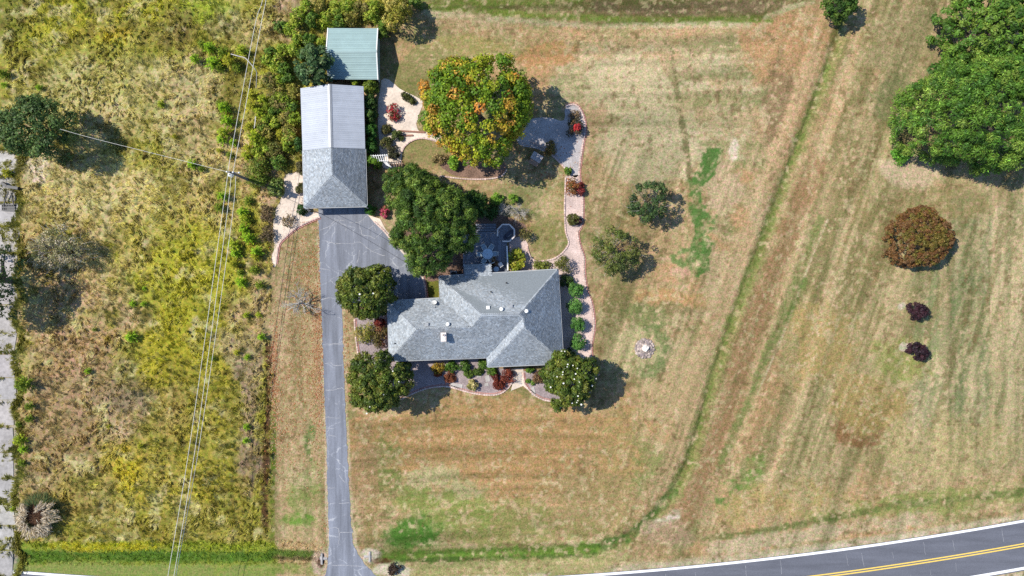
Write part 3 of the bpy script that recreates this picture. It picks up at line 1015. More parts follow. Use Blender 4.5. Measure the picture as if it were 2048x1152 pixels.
# white/pink block edging: one thing per run, its small blocks joined
EDG = [([(788, 807), (815, 792), (850, 778), (880, 773), (900, 774), (925, 781), (950, 787), (980, 790), (1000, 787), (1015, 777), (1024, 765)], 'curved pink block edging along the front left gravel bed'),
       ([(1046, 745), (1049, 765), (1058, 780), (1072, 792), (1090, 800), (1118, 804)], 'curved pink block edging right of the front walk'),
       ([(1131, 213), (1148, 209), (1160, 219), (1168, 240), (1170, 262), (1165, 290), (1160, 325), (1158, 350), (1164, 385), (1165, 420), (1163, 448), (1155, 466), (1159, 490), (1167, 515), (1168, 545), (1173, 580), (1182, 605), (1187, 635), (1187, 660), (1182, 690), (1183, 715), (1190, 735), (1196, 752)], 'long pink block edging down the outer east border'),
       ([(1131, 355), (1130, 380), (1129, 420), (1131, 462), (1137, 486), (1126, 504), (1108, 517), (1090, 521), (1072, 522), (1060, 512), (1054, 492)], 'pale block edging round the small back lawn'),
       ([(641, 434), (625, 440), (600, 452), (585, 462), (570, 475), (559, 487), (555, 505), (552, 528)], 'pink block edging along the sandy yard west of the garage'),
       ([(748, 443), (765, 458), (790, 486)], 'pale block edging beside the garage end of the driveway'),
       ([(842, 540), (849, 565), (853, 596)], 'pink block edging between driveway and grass plot'),
       ([(709, 638), (711, 668), (715, 700), (718, 716)], 'short pink block edging west of the house beside the driveway'),
       ([(803, 306), (811, 291), (828, 280), (848, 277), (874, 283)], 'curved white block edging round the lawn beside the maple'),
       ([(880, 352), (930, 358), (975, 358), (1003, 352), (1014, 338)], 'pale block edging south of the maple mulch bed'),
       ([(1060, 282), (1090, 298), (1118, 324), (1140, 348)], 'pale block edging across the shaded gravel by the wooden box')]
for pts, lab in EDG:
    P = smooth_line([W(*q) for q in pts], 12)
    P = np.array(P)
    seg = np.r_[0, np.cumsum(np.linalg.norm(np.diff(P, axis=0), axis=1))]
    L = seg[-1]
    mb = MB()
    n = int(L / .3)
    for i in range(n):
        d = (i + .5) * L / n
        x = np.interp(d, seg, P[:, 0])
        y = np.interp(d, seg, P[:, 1])
        x2 = np.interp(d + .05, seg, P[:, 0])
        y2 = np.interp(d + .05, seg, P[:, 1])
        a = math.atan2(y2 - y, x2 - x)
        g = .8 + .45 * R.random()
        w_ = R.random() * .5
        mb.col = (g, g * (1 + .35 * w_), g * (1 + .4 * w_))
        mb.box((x, y, .05), (L / n * .9, .15 + .04 * R.random(), .16 + .04 * R.random()), a + R.normal(0, .05))
        if 'pink' in lab:
            g = .7 + .3 * R.random()
            mb.col = (g, g * .72, g * .7)
            mb.box((x - math.sin(a) * .2, y + math.cos(a) * .2, .035), (L / n * .9, .1, .09), a)
    o = mb.build('garden_edging', M['edging'])
    tag(o, lab, 'edging', 'block edging round the garden beds')
    o['kind'] = 'thing'

# ------------------------------------------------------------------ roofs
def shingles(name, faces, parent, mat, seed=1, ex=.15, wd=.21):
    """one course after another of separate shingles on planar polygons (world coordinates, first edge = eave)"""
    rng = np.random.default_rng(seed)
    VV, FF, CC = [], [], []
    nv = 0
    for poly in faces:
        P = np.array(poly, float)
        u = nrm(P[1] - P[0])
        nn = np.zeros(3)
        for i in range(len(P)):
            nn += np.cross(P[i] - P[0], P[(i + 1) % len(P)] - P[0])
        n = nrm(nn)
        if n[2] < 0: n = -n
        u = u - n * np.dot(u, n)
        u = nrm(u)
        v = np.cross(n, u)
        c = P.mean(0) - P[0]
        if np.dot(v, c) < 0: v = -v
        q = np.stack([(P - P[0]) @ u, (P - P[0]) @ v], 1)
        umin, vmin = q.min(0)
        umax, vmax = q.max(0)
        rows = int((vmax - vmin) / ex) + 1
        for r in range(rows):
            v0 = vmin + r * ex
            k = np.arange(int((umax - umin) / wd) + 2)
            uc = umin + (k + (.5 if r % 2 else 0) + rng.uniform(-.08, .08, len(k))) * wd
            vc = v0 + ex * .5
            ins = np.zeros(len(uc), bool)
            j = len(q) - 1
            for i in range(len(q)):
                yi, yj = q[i, 1], q[j, 1]
                if (yi > vc) != (yj > vc):
                    xc = (q[j, 0] - q[i, 0]) * (vc - yi) / (yj - yi) + q[i, 0]
                    ins ^= uc < xc
                j = i
            uc = uc[ins]
            m = len(uc)
            if not m: continue
            w2 = wd * .485
            lo = .016 + rng.random(m) * .012
            base = P[0] + np.outer(uc, u)
            A = base - u * w2 + v * v0 + n * lo[:, None]
            B = base + u * w2 + v * v0 + n * lo[:, None]
            Ct = base + u * w2 + v * (v0 + ex * 1.1) + n * .006
            D = base - u * w2 + v * (v0 + ex * 1.1) + n * .006
            E = base - u * w2 + v * v0 - n * .002
            G = base + u * w2 + v * v0 - n * .002
            VV.append(np.stack([A, B, Ct, D, E, G], 1).reshape(-1, 3))
            g = rng.choice([.76, .87, .97, 1.06, 1.16, 1.3], m, p=[.12, .2, .24, .2, .16, .08]) * rng.uniform(.95, 1.05, m)
            t = rng.uniform(-.03, .03, m)
            cc = np.stack([g * (1 + t), g, g * (1 - t)], 1)
            CC.append(np.repeat(cc, 6, 0))
            b = nv + np.arange(m)[:, None] * 6
            FF.append(np.concatenate([b + np.array([0, 1, 2, 3]), b + np.array([4, 5, 1, 0])], 0))
            nv += 6 * m
    off = np.zeros(3)
    p = parent
    while p is not None:
        off += np.array(p.location)
        p = p.parent
    me = mesh_np(name, np.concatenate(VV) - off, np.concatenate(FF), mat, np.concatenate(CC))
    o = link(name, me, parent)
    o['kind'] = 'stuff'
    return o


def roof_shell(name, faces, outline, parent, mat, th=.2):
    mb = MB()
    for f in faces:
        mb.add(f, [tuple(range(len(f)))])
    ob = [np.array(p) - np.array([0, 0, th]) for p in outline]
    n = len(outline)
    mb.add(list(outline) + ob, [(i, (i + 1) % n, n + (i + 1) % n, n + i) for i in range(n)])
    mb.add(ob, [tuple(range(n))[::-1]])
    return mb.build(name, mat, parent)


def caps(lines, parent, seed=3, mat=None, w=.3):
    rng = np.random.default_rng(seed)
    mb = MB()
    for a, b in lines:
        a = np.array(a, float)
        b = np.array(b, float)
        L = np.linalg.norm(b - a)
        n = max(1, int(L / .22))
        t = nrm(b - a)
        sd = nrm(np.cross(t, [0, 0, 1]))
        for i in range(n):
            g = .82 + .4 * rng.random()
            mb.col = (g, g, g)
            p = a + t * (L * i / n) + np.array([0, 0, .03])
            q = a + t * (L * (i + 1.15) / n) + np.array([0, 0, .045])
            dn = np.array([0, 0, -w * .17])
            mb.add([p - sd * w / 2 + dn, p, p + sd * w / 2 + dn, q - sd * w / 2 + dn, q, q + sd * w / 2 + dn], [(0, 1, 4, 3), (1, 2, 5, 4), (3, 4, 1, 0)[:3]])
    o = mb.build('ridge_cap', mat or M['shingle'], parent)
    o['kind'] = 'stuff'
    return o


def walls(name, outline, z0, z1, inset, parent, mat):
    """wall ring set inside a roof outline"""
    P = [np.array(p[:2]) for p in outline]
    n = len(P)
    A = sum(P[i][0] * P[(i + 1) % n][1] - P[(i + 1) % n][0] * P[i][1] for i in range(n))
    Q = []
    for i in range(n):
        a, b, c = P[i - 1], P[i], P[(i + 1) % n]
        d1, d2 = nrm(b - a), nrm(c - b)
        n1 = np.array([-d1[1], d1[0]]) * (1 if A > 0 else -1)
        n2 = np.array([-d2[1], d2[0]]) * (1 if A > 0 else -1)
        k = 1 + np.dot(n1, n2)
        Q.append(b + (n1 + n2) * inset / max(k, .3))
    mb = MB()
    mb.add([(q[0], q[1], z0) for q in Q] + [(q[0], q[1], z1) for q in Q], [(i, (i + 1) % n, n + (i + 1) % n, n + i) for i in range(n)])
    o = mb.build(name, mat, parent)
    return o, Q


def window_on(Q, i, t, w, z, h, parent):
    a, b = Q[i], Q[(i + 1) % len(Q)]
    d = nrm(b - a)
    c = a + (b - a) * t
    ang = math.atan2(d[1], d[0])
    fr = MB()
    nx, ny = d[1], -d[0]
    # push outwards whichever side
    cen = sum(Q) / len(Q)
    if (c[0] + nx - cen[0]) ** 2 + (c[1] + ny - cen[1]) ** 2 < (c[0] - nx - cen[0]) ** 2 + (c[1] - ny - cen[1]) ** 2: nx, ny = -nx, -ny
    for k in (-1, 1):
        fr.box((c[0] + nx * .02 + d[0] * k * w / 2, c[1] + ny * .02 + d[1] * k * w / 2, z), (.08, .09, h + .08), ang)
        fr.box((c[0] + nx * .02, c[1] + ny * .02, z + k * h / 2), (w - .08, .085, .08), ang)
    f = fr.build('window', M['trim'], parent)
    g = MB()
    g.box((c[0] + nx * .01, c[1] + ny * .01, z), (w - .08, .04, h - .08), ang)
    g.build('pane', M['glass'], f)


# ------------------------------------------------------------------ house
house = empty('house', W(950, 640), 'single storey house with grey shingled hip roof, white vents and chimney', 'house')
ev, h1, h2, h3 = 2.75, 4.06, 4.68, 4.42
hv = {'A': (775.5, 602.4, ev), 'B': (879, 596.7, ev), 'C': (878, 553, ev), 'D': (1115.5, 539, ev), 'E': (1126.5, 727, ev), 'F': (974.6, 733.5, ev), 'G': (973, 715, ev), 'H': (779, 722, ev),
      'a': (833.6, 658.9, h1), 'b': (944.7, 653.6, h1), 'c': (963.8, 629.3, h2), 'd': (1037.6, 628.8, h2), 'e': (1046, 636, 4.5), 'f': (1048.5, 653.7, h3)}
hv = {k: W(*v) for k, v in hv.items()}
hf = [[hv[k] for k in s] for s in ('AHa', 'ABba', 'BCcb', 'CDdc', 'EDdef', 'FEf', 'FGef', 'HGedcba')]
# the first two corners of each polygon are its eave
outl = [hv[k] for k in 'AHGFEDCB']
roof = roof_shell('roof', hf, outl, house, M['deckroof'])
shingles('shingles', hf, roof, M['shingle'], 11)
caps([(hv[p], hv[q]) for p, q in ('Aa', 'Ha', 'ab', 'bc', 'Cc', 'cd', 'Dd', 'de', 'ef', 'Ef', 'Ff')], roof)
wl, Q = walls('wall', outl, 0, ev - .2, .45, house, M['brick'])
for i, t, w_ in ((0, .5, 1.4), (1, .25, 1.8), (1, .6, 1.8), (1, .88, 1.0), (3, .25, 1.8), (4, .3, 1.2), (4, .65, 1.2), (5, .25, 1.6), (5, .5, 1.0), (7, .5, 1.4)):
    window_on(Q, i, t, w_, 1.5, 1.2, house)
# front door
dc = Q[3] + (Q[4] - Q[3]) * .5
mb = MB()
mb.box((dc[0], dc[1] - .03, 1.03), (.95, .08, 2.05), .03)
dr_ = mb.build('door', M['timber'], house)
mb = MB()
mb.box((dc[0] + .36, dc[1] - .09, 1.0), (.05, .06, .14))
mb.build('handle', M['grey_metal'], dr_)
# gutters along the eaves
g = MB()
for p, q in ('AH', 'HG', 'FE', 'ED', 'DC', 'BA'):
    a, b = hv[p] - [0, 0, .1], hv[q] - [0, 0, .1]
    t = nrm(b - a)
    n = np.array([t[1], -t[0], 0])
    if np.dot(n, (a + b) / 2 - np.array([*W(960, 640)[:2], 0])) < 0: n = -n
    g.beam(a + n * .06 + t * .05, b + n * .06 - t * .05, .1, .12)
g.build('gutter', M['gutter'], house)


def roofz(x, y):
    """height of the house roof at world x,y"""
    for f in hf:
        P = np.array(f)
        ins = False
        j = len(P) - 1
        for i in range(len(P)):
            if (P[i, 1] > y) != (P[j, 1] > y) and x < (P[j, 0] - P[i, 0]) * (y - P[i, 1]) / (P[j, 1] - P[i, 1]) + P[i, 0]: ins = not ins
            j = i
        if ins:
            n = np.cross(P[1] - P[0], P[2] - P[0])
            return P[0, 2] - (n[0] * (x - P[0, 0]) + n[1] * (y - P[0, 1])) / n[2]
    return ev


def onroof(px, py):
    h = 3.8
    for _ in range(4):
        p = W(px, py, h)
        h = roofz(p[0], p[1])
    return W(px, py, h)


# porch roof over the back door
pz = 2.62
pr = [W(928, 529, pz), W(982, 527, pz), W(983, 552, 2.86), W(929, 555, 2.86)]
prs = roof_shell('porch_roof', [pr], pr, house, M['deckroof'], .14)
shingles('shingles', [[pr[0], pr[1], pr[2], pr[3]]], prs, M['shingle'], 23)
pp = MB()
for k in (0, 1):
    q = pr[k]
    pp.beam((q[0] + (.15 if k == 0 else -.15), q[1] - .15, 0), (q[0] + (.15 if k == 0 else -.15), q[1] - .15, pz - .14), .12, .12)
    pp.build('porch_post', M['trim'], house)
    pp = MB()
# vents
for px, py in ((896, 648), (1003, 618), (1053, 622)):
    p = onroof(px, py)
    v = MB()
    v.lathe((p[0], p[1], p[2] - .1), [(.12, 0), (.12, .3), (.22, .3), (.24, .38), (.2, .46), (.08, .5)], 14)
    v.build('round_vent', M['white'], roof, smooth=False)
for px, py, m in ((976, 615, 'white'), (1022, 612, 'grey_metal'), (854, 649, 'grey_metal')):
    p = onroof(px, py)
    v = MB()
    v.box((p[0], p[1], p[2] + .05), (.34, .34, .26), .03)
    v.box((p[0], p[1], p[2] + .2), (.4, .4, .05), .03)
    v.build('box_vent', M[m], roof)
for px, py in ((982, 584), (1013, 566), (790, 687)):
    p = onroof(px, py)
    v = MB()
    v.lathe((p[0], p[1], p[2] - .1), [(.16, 0), (.09, .15), (.06, .16), (.06, .42)], 10)
    v.build('vent_pipe', M['dark'], roof)
# chimney
p = onroof(888.5, 673)
ch = MB()
ch.box((p[0], p[1], p[2] + .25), (.52, .95, 1.3), .03)
cho = ch.build('chimney', M['brick'], roof)
ch = MB()
ch.box((p[0], p[1], p[2] + .94), (.64, 1.06, .09), .03)
ch.box((p[0], p[1] - .2, p[2] + 1.01), (.4, .4, .06), .03)
ch.lathe((p[0], p[1] + .25, p[2] + .97), [(.16, 0), (.15, .22), (.1, .22), (.1, .02)], 12)
ch.build('chimney_cap', M['rail'], roof)
# satellite dish
p = onroof(868, 604)
sd = empty('satellite_dish', p, 'small pale satellite dish on the north eave of the house roof', 'satellite dish')
d = MB()
d.tube([p + [0, 0, -.02], p + [0, 0, .3], p + [.05, -.1, .42]], .025, 6)
d.build('mast', M['grey_metal'], sd)
d = MB()
n = 14
vs = [np.array([0, 0, 0])]
for ring in (.5, 1.0):
    for k in range(n):
        a = 2 * math.pi * k / n
        vs.append(np.array([.33 * ring * math.cos(a), .38 * ring * math.sin(a), .09 * ring * ring]))
ca, sa = math.cos(-.9), math.sin(-.9)
vs = [np.array([q[0], q[1] * ca - q[2] * sa, q[1] * sa + q[2] * ca]) + p + [.05, -.12, .42] for q in vs]
fs = [(0, 1 + k, 1 + (k + 1) % n) for k in range(n)] + [(1 + k, 1 + n + k, 1 + n + (k + 1) % n, 1 + (k + 1) % n) for k in range(n)]
d.add(vs, fs)
d.add([q + np.array([0, .01, -.02]) for q in vs], [f[::-1] for f in fs])
d.build('dish', M['trim'], sd)
d = MB()
d.tube([p + [.05, -.2, .2], p + [.05, -.55, .45]], .02, 5)
d.box(p + [.05, -.57, .47], (.1, .12, .1))
d.build('feed_arm', M['grey_metal'], sd)

# ------------------------------------------------------------------ garage
garage = empty('garage', W(668, 295), 'long garage with white ribbed metal roof at back and grey shingle hip roof in front', 'garage')
ge, gr = 2.5, 3.6
gv = {k: W(*v) for k, v in {'A': (605.6, 300.6, ge), 'B': (608.5, 415.5, ge), 'C': (733.5, 412.5, ge), 'D': (730, 296.7, ge), 'r': (661.8, 294, gr), 's': (664.3, 350, gr)}.items()}
gf = [[gv[k] for k in s] for s in ('BAsr'[0:2] + 'rs', 'BCs', 'DCsr')]
gol = [gv[k] for k in 'ABCDr']
sh = roof_shell('shingle_roof', gf, [gv[k] for k in 'ABCD'], garage, M['deckroof'])
shingles('shingles', gf, sh, M['shingle'], 31)
caps([(gv['r'], gv['s']), (gv['B'], gv['s']), (gv['C'], gv['s'])], sh, 5)
me_ = ge + .06
mr_ = gr + .06
mv = {k: W(*v) for k, v in {'A': (601, 176.5, me_), 'B': (605.2, 301.5, me_), 'C': (730.2, 297.6, me_), 'D': (727, 172.5, me_), 'r': (659, 168.2, mr_), 's': (661.8, 295, mr_)}.items()}


def metal_slope(e0, e1, r0, r1, npan, parent, mat, ribs=4, th=.02):
    """ribbed sheets side by side; e0-e1 along the eave, r0-r1 along the ridge; ribs run eave to ridge"""
    n = nrm(np.cross(e1 - e0, r0 - e0))
    if n[2] < 0: n = -n
    for k in range(npan):
        ta, tb = k / npan + .0008, (k + 1) / npan - .0008
        mb = MB()
        prof = []
        for r in range(ribs):
            c = (r + .5) / ribs
            w1, w2 = .16 / ribs, .07 / ribs
            prof += [(c - w1, 0), (c - w2, 1), (c + w2, 1), (c + w1, 0)]
        prof = [(0, 0)] + prof + [(1, 0)]
        vs = []
        for t, hh in prof:
            s = ta + (tb - ta) * t
            a = e0 + (e1 - e0) * s
            b = r0 + (r1 - r0) * s
            vs += [a + n * (.02 + th * hh), b + n * (.02 + th * hh)]
        fs = [(2 * i, 2 * i + 2, 2 * i + 3, 2 * i + 1) for i in range(len(prof) - 1)]
        mb.add(vs, fs)
        a0, a1 = e0 + (e1 - e0) * ta, e0 + (e1 - e0) * tb
        mb.add([a0 + n * .02, a1 + n * .02, a1 - n * .02, a0 - n * .02], [(0, 1, 2, 3)])
        mb.build('roof_panel', mat, parent)


mroof = MB()
mo = [mv[k] for k in 'ABsCDr']
mroof.add([mv['A'], mv['B'], mv['s'], mv['r']], [(0, 1, 2, 3)])
mroof.add([mv['D'], mv['C'], mv['s'], mv['r']], [(3, 2, 1, 0)])
lowr = [np.array(q) - [0, 0, .14] for q in mo]
mroof.add(mo + lowr, [(i, (i + 1) % 6, 6 + (i + 1) % 6, 6 + i) for i in range(6)])
mro = mroof.build('metal_roof', M['white_metal'], garage)
metal_slope(mv['A'], mv['B'], mv['r'], mv['s'], 8, mro, M['white_metal'])
metal_slope(mv['D'], mv['C'], mv['r'], mv['s'], 8, mro, M['white_metal'])
rcp = MB()
a, b = mv['r'] + [0, 0, .07], mv['s'] + [0, 0, .07]
for sgn in (-1, 1):
    rcp.add([a, b, b + [sgn * .24, 0, -.07], a + [sgn * .24, 0, -.07]], [(0, 1, 2, 3) if sgn > 0 else (3, 2, 1, 0)])
rcp.build('ridge_flashing', M['grey_metal'], mro)
gw, GQ = walls('wall', [mv['A'], gv['B'], gv['C'], mv['D']], 0, ge - .2, .35, garage, M['brick'])
gb = MB()
gb.add([(*GQ[0], ge - .25), (*GQ[3], ge - .25), (*((GQ[0] + GQ[3]) / 2), gr - .15)], [(0, 1, 2)])
gb.build('gable', M['trim'], garage)
gd = MB()
c0, c1 = GQ[1], GQ[2]
cc = c0 + (c1 - c0) * .52
an = math.atan2(c1[1] - c0[1], c1[0] - c0[0])
for k in range(4):
    q = MB()
    q.box((cc[0], cc[1] - .04, .3 + k * .52), (4.9, .06, .5), an)
    if k == 0: gdo = q.build('garage_door', M['trim'], garage)
    else: q.build('door_panel', M['trim'], gdo)
fc = MB()
for p, q in ('AB', 'BC', 'CD'):
    a, b = gv[p] - [0, 0, .09], gv[q] - [0, 0, .09]
    t = nrm(b - a)
    nn_ = np.array([t[1], -t[0], 0])
    if np.dot(nn_, (a + b) / 2 - W(668, 350, 2.5)) < 0: nn_ = -nn_
    fc.beam(a + nn_ * .055 + t * .04, b + nn_ * .055 - t * .04, .09, .11)
fc.build('gutter', M['gutter'], garage)
for q in ('B', 'C'):
    ds = MB()
    o_ = gv[q] + np.array([.12 if q == 'B' else -.12, -.1, 0])
    ds.beam((o_[0], o_[1], 0.02), (o_[0], o_[1], ge - .16), .08, .08)
    ds.build('downspout', M['trim'], garage)

# ------------------------------------------------------------------ green metal shed
shed = empty('metal_shed', W(705, 105), 'open metal shed with pale green ribbed roof and white edge trim', 'shed')
se, sr_ = 1.95, 2.92
sv = {k: W(*v) for k, v in {'A': (656, 56.3, se), 'B': (755.5, 56.8, se), 'C': (755.8, 159.2, se), 'D': (656.3, 159, se), 'r': (652.3, 103, sr_), 's': (753, 102.3, sr_)}.items()}


def metal_slope_par(e0, e1, r0, r1, npan, parent, mat):
    """sheets laid along the ridge direction, one above the other"""
    for k in range(npan):
        t0, t1 = k / npan + .002, (k + 1) / npan - .002
        a0, a1 = e0 + (r0 - e0) * t0, e1 + (r1 - e1) * t0
        b0, b1 = e0 + (r0 - e0) * t1, e1 + (r1 - e1) * t1
        metal_slope_cols(a0, a1, b0, b1, parent, mat)


def metal_slope_cols(a0, a1, b0, b1, parent, mat, ribs=3, th=.032):
    n = nrm(np.cross(a1 - a0, b0 - a0))
    if n[2] < 0: n = -n
    prof = [(0, 0)]
    for r in range(ribs):
        c = (r + .5) / ribs
        prof += [(c - .17 / ribs, 0), (c - .07 / ribs, 1), (c + .07 / ribs, 1), (c + .17 / ribs, 0)]
    prof += [(1, 0)]
    vs = []
    for t, hh in prof:
        vs += [a0 + (b0 - a0) * t + n * (.02 + th * hh), a1 + (b1 - a1) * t + n * (.02 + th * hh)]
    mb = MB()
    mb.add(vs, [(2 * i, 2 * i + 1, 2 * i + 3, 2 * i + 2) for i in range(len(prof) - 1)])
    mb.build('roof_panel', mat, parent)


sb = MB()
sb.add([sv['A'], sv['B'], sv['s'], sv['r']], [(3, 2, 1, 0)])
sb.add([sv['D'], sv['C'], sv['s'], sv['r']], [(0, 1, 2, 3)])
sro = sb.build('roof', M['green_metal'], shed)
metal_slope_par(sv['A'], sv['B'], sv['r'], sv['s'], 4, sro, M['green_metal'])
metal_slope_par(sv['D'], sv['C'], sv['r'], sv['s'], 4, sro, M['green_metal'])
cp = MB()
a, b = sv['r'] + [0, 0, .075], sv['s'] + [0, 0, .075]
for sgn in (-1, 1):
    cp.add([a, b, b + [0, sgn * .2, -.055], a + [0, sgn * .2, -.055]], [(0, 1, 2, 3)])
cp.build('ridge_flashing', M['green_metal'], sro)
for p, q in ('Ar', 'rD', 'Bs', 'sC'):
    tr = MB()
    tr.beam(sv[p] + [0, 0, .0], sv[q] + [0, 0, .0], .12, .13)
    tr.build('edge_trim', M['trim'], sro)
sw = MB()
ins = .12
x0, x1 = sv['A'][0] + ins, sv['B'][0] - ins
y0, y1 = sv['D'][1] + ins, sv['A'][1] - ins
for (ax, ay), (bx, by) in (((x0, y0), (x0, y1)), ((x0, y1), (x1, y1)), ((x1, y0), (x1, y1))):
    sw.beam((ax, ay, se / 2), (bx, by, se / 2), .05, se - .1)
for xx in (x0, x1):
    sw.add([(xx, y0, se - .06), (xx, y1, se - .06), (xx, (y0 + y1) / 2, sr_ - .08)], [(0, 1, 2)])
sw.build('wall', M['green_metal'], shed)
for xx in (x0, (x0 + x1) / 2, x1):
    ps = MB()
    ps.beam((xx, y0, 0), (xx, y0, se), .08, .08)
    ps.build('post', M['grey_metal'], shed)

# ------------------------------------------------------------------ deck behind the house
deck = empty('timber_deck', W(970, 500), 'grey timber deck behind the house with steps and pale rails', 'deck')
DZ = .5
bx0, bx1 = 926, 1014
nb = 36
for k in range(nb):
    a = bx0 + (bx1 - bx0) * k / nb
    b = bx0 + (bx1 - bx0) * (k + .93) / nb
    t = W(a, 468, DZ)
    u = W(b, 548, DZ)
    mb = MB()
    g = .8 + .4 * R.random()
    mb.col = (g, g, g * 1.02)
    mb.box(((t[0] + u[0]) / 2, (t[1] + u[1]) / 2, DZ - .02 + R.normal(0, .002)), (abs(u[0] - t[0]), abs(t[1] - u[1]), .04))
    mb.build('board', M['deck'], deck)
for k in range(4):
    zc = DZ - .12 * (k + 1) + .03
    t = W(972, 466 - k * 5.4, zc)
    mb = MB()
    mb.box((t[0], t[1] + .0, zc), (2.55, .29, .05))
    mb.box((t[0], t[1] + .12, zc - .08), (2.5, .03, .1))
    mb.build('tread', M['deck'], deck)
t, u = W(bx0, 468, DZ), W(bx1, 548, DZ)
for xx in (t[0] + .1, u[0] - .1):
    fr = MB()
    fr.box((xx, (t[1] + u[1]) / 2, DZ / 2 - .05), (.06, abs(t[1] - u[1]) - .1, DZ - .06))
    fr.build('skirt', M['deck'], deck)
# octagon corner platform
oc = W(1012, 467, DZ)
orad = 1.12
mb = MB()
mb.lathe((oc[0], oc[1], 0.02), [(orad + .02, 0), (orad + .02, DZ - .02 + .03)], 8)
mb.build('octagon_platform', M['deck'], deck)
RH = .95


def corner(k, z):
    a = math.pi / 8 + k * math.pi / 4
    return np.array([oc[0] + orad * math.cos(a), oc[1] + orad * math.sin(a), z])


for k in range(8):
    if k in (4,): continue
    mb = MB()
    mb.beam(corner(k, DZ + RH), corner(k + 1, DZ + RH), .17, .05)
    rl = mb.build('rail', M['rail'], deck)
    mb = MB()
    for q in range(6):
        f = (q + .5) / 6
        c_ = corner(k, 0) * (1 - f) + corner(k + 1, 0) * f
        mb.beam((c_[0], c_[1], DZ + .03), (c_[0], c_[1], DZ + RH - .03), .035, .035)
    mb.build('balusters', M['rail'], rl)
a = W(1014, 492, DZ + RH)
b = W(1015.5, 541, DZ + RH)
mb = MB()
mb.beam(a, b, .16, .05)
rl = mb.build('rail', M['trim'], deck)
mb = MB()
for q in range(12):
    f = (q + .5) / 12
    c_ = a * (1 - f) + b * f
    mb.beam((c_[0], c_[1], DZ), (c_[0], c_[1], DZ + RH - .03), .035, .035)
mb.build('balusters', M['trim'], rl)
# grill under a cover
gp = W(1017, 470, DZ + .04)
grill = empty('grill', gp, 'dark covered grill on the octagon end of the deck', 'grill')
grill.rotation_euler = (0, 0, .72)
mb = MB()
mb.box((0, 0, .42), (1.0, .5, .8))
for s in (-1, 1): mb.box((s * .62, 0, .8), (.26, .46, .05))
mb.build('cart', M['cover'], grill, base=(0, 0, 0))
mb = MB()
vs = []
for x in (-.42, .42):
    for k in range(7):
        a = math.pi * k / 6
        vs.append((x, .28 * math.cos(a), .82 + .26 * math.sin(a)))
mb.add(vs, [(k, k + 1, 8 + k, 7 + k) for k in range(6)] + [tuple(range(7))[::-1], tuple(range(7, 14))])
gl = mb.build('lid', M['cover'], grill, base=(0, 0, 0))
mb = MB()
mb.tube([(-.3, -.2, 1.06), (.3, -.2, 1.06)], .02, 6)
mb.build('handle', M['grey_metal'], gl, base=(0, 0, 0))
# patio table and six chairs
tp = W(975.5, 508.5, DZ)
tbl = empty('patio_table', tp, 'round pale blue glass patio table on the shaded deck', 'table')
mb = MB()
mb.lathe((0, 0, .7), [(.62, 0), (.66, .015), (.62, .03)], 24)
mb.build('tabletop', M['table'], tbl, base=(0, 0, 0))
mb = MB()
mb.lathe((0, 0, .733), [(.05, 0), (.05, .1), (.03, .1)], 10)
mb.build('umbrella_ring', M['trim'], tbl, base=(0, 0, 0))
for k in range(4):
    a = math.pi / 4 + k * math.pi / 2
    mb = MB()
    mb.tube([(.5 * math.cos(a), .5 * math.sin(a), 0), (.4 * math.cos(a), .4 * math.sin(a), .7)], .025, 6)
    mb.build('leg', M['chair_frame'], tbl, base=(0, 0, 0))


def patio_chair(loc, rz, label):
    c = empty('patio_chair', loc, label, 'chair', 'sling chairs round the patio table')
    c.rotation_euler = (0, 0, rz)
    mb = MB()
    mb.box((0, .02, .42), (.48, .5, .025))
    mb.build('seat', M['mesh_seat'], c, base=(0, 0, 0))
    mb = MB()
    mb.box((0, -.3, .68), (.48, .025, .5), 0, .2)
    mb.build('backrest', M['mesh_seat'], c, base=(0, 0, 0))
    for s in (-1, 1):
        mb = MB()
        mb.tube([(s * .27, .25, 0), (s * .27, .27, .6), (s * .27, -.2, .62), (s * .27, -.27, .45)], .032, 5)
        mb.build('armrest', M['chair_frame'], c, base=(0, 0, 0))
        mb = MB()
        mb.tube([(s * .25, -.32, 0), (s * .25, -.24, .42), (s * .25, -.38, .95)], .022, 5)
        mb.build('leg', M['chair_frame'], c, base=(0, 0, 0))
    mb = MB()
    mb.tube([(-.25, -.38, .95), (.25, -.38, .95)], .032, 5)
    mb.build('top_bar', M['chair_frame'], c, base=(0, 0, 0))


for k, (deg, lab) in enumerate(((118, 'patio chair north-west of the round table, back towards the steps'), (62, 'patio chair north-east of the round table towards the grill'), (2, 'patio chair on the east side of the round table, towards the white rail'),
                                (182, 'patio chair on the west side of the round table, towards the big tree'), (242, 'patio chair south-west of the round table beside the porch roof'), (300, 'patio chair south-east of the round table beside the dry potted plants'))):
    a = math.radians(deg)
    patio_chair((tp[0] + .92 * math.cos(a), tp[1] + .92 * math.sin(a), DZ), a + math.pi / 2, lab)
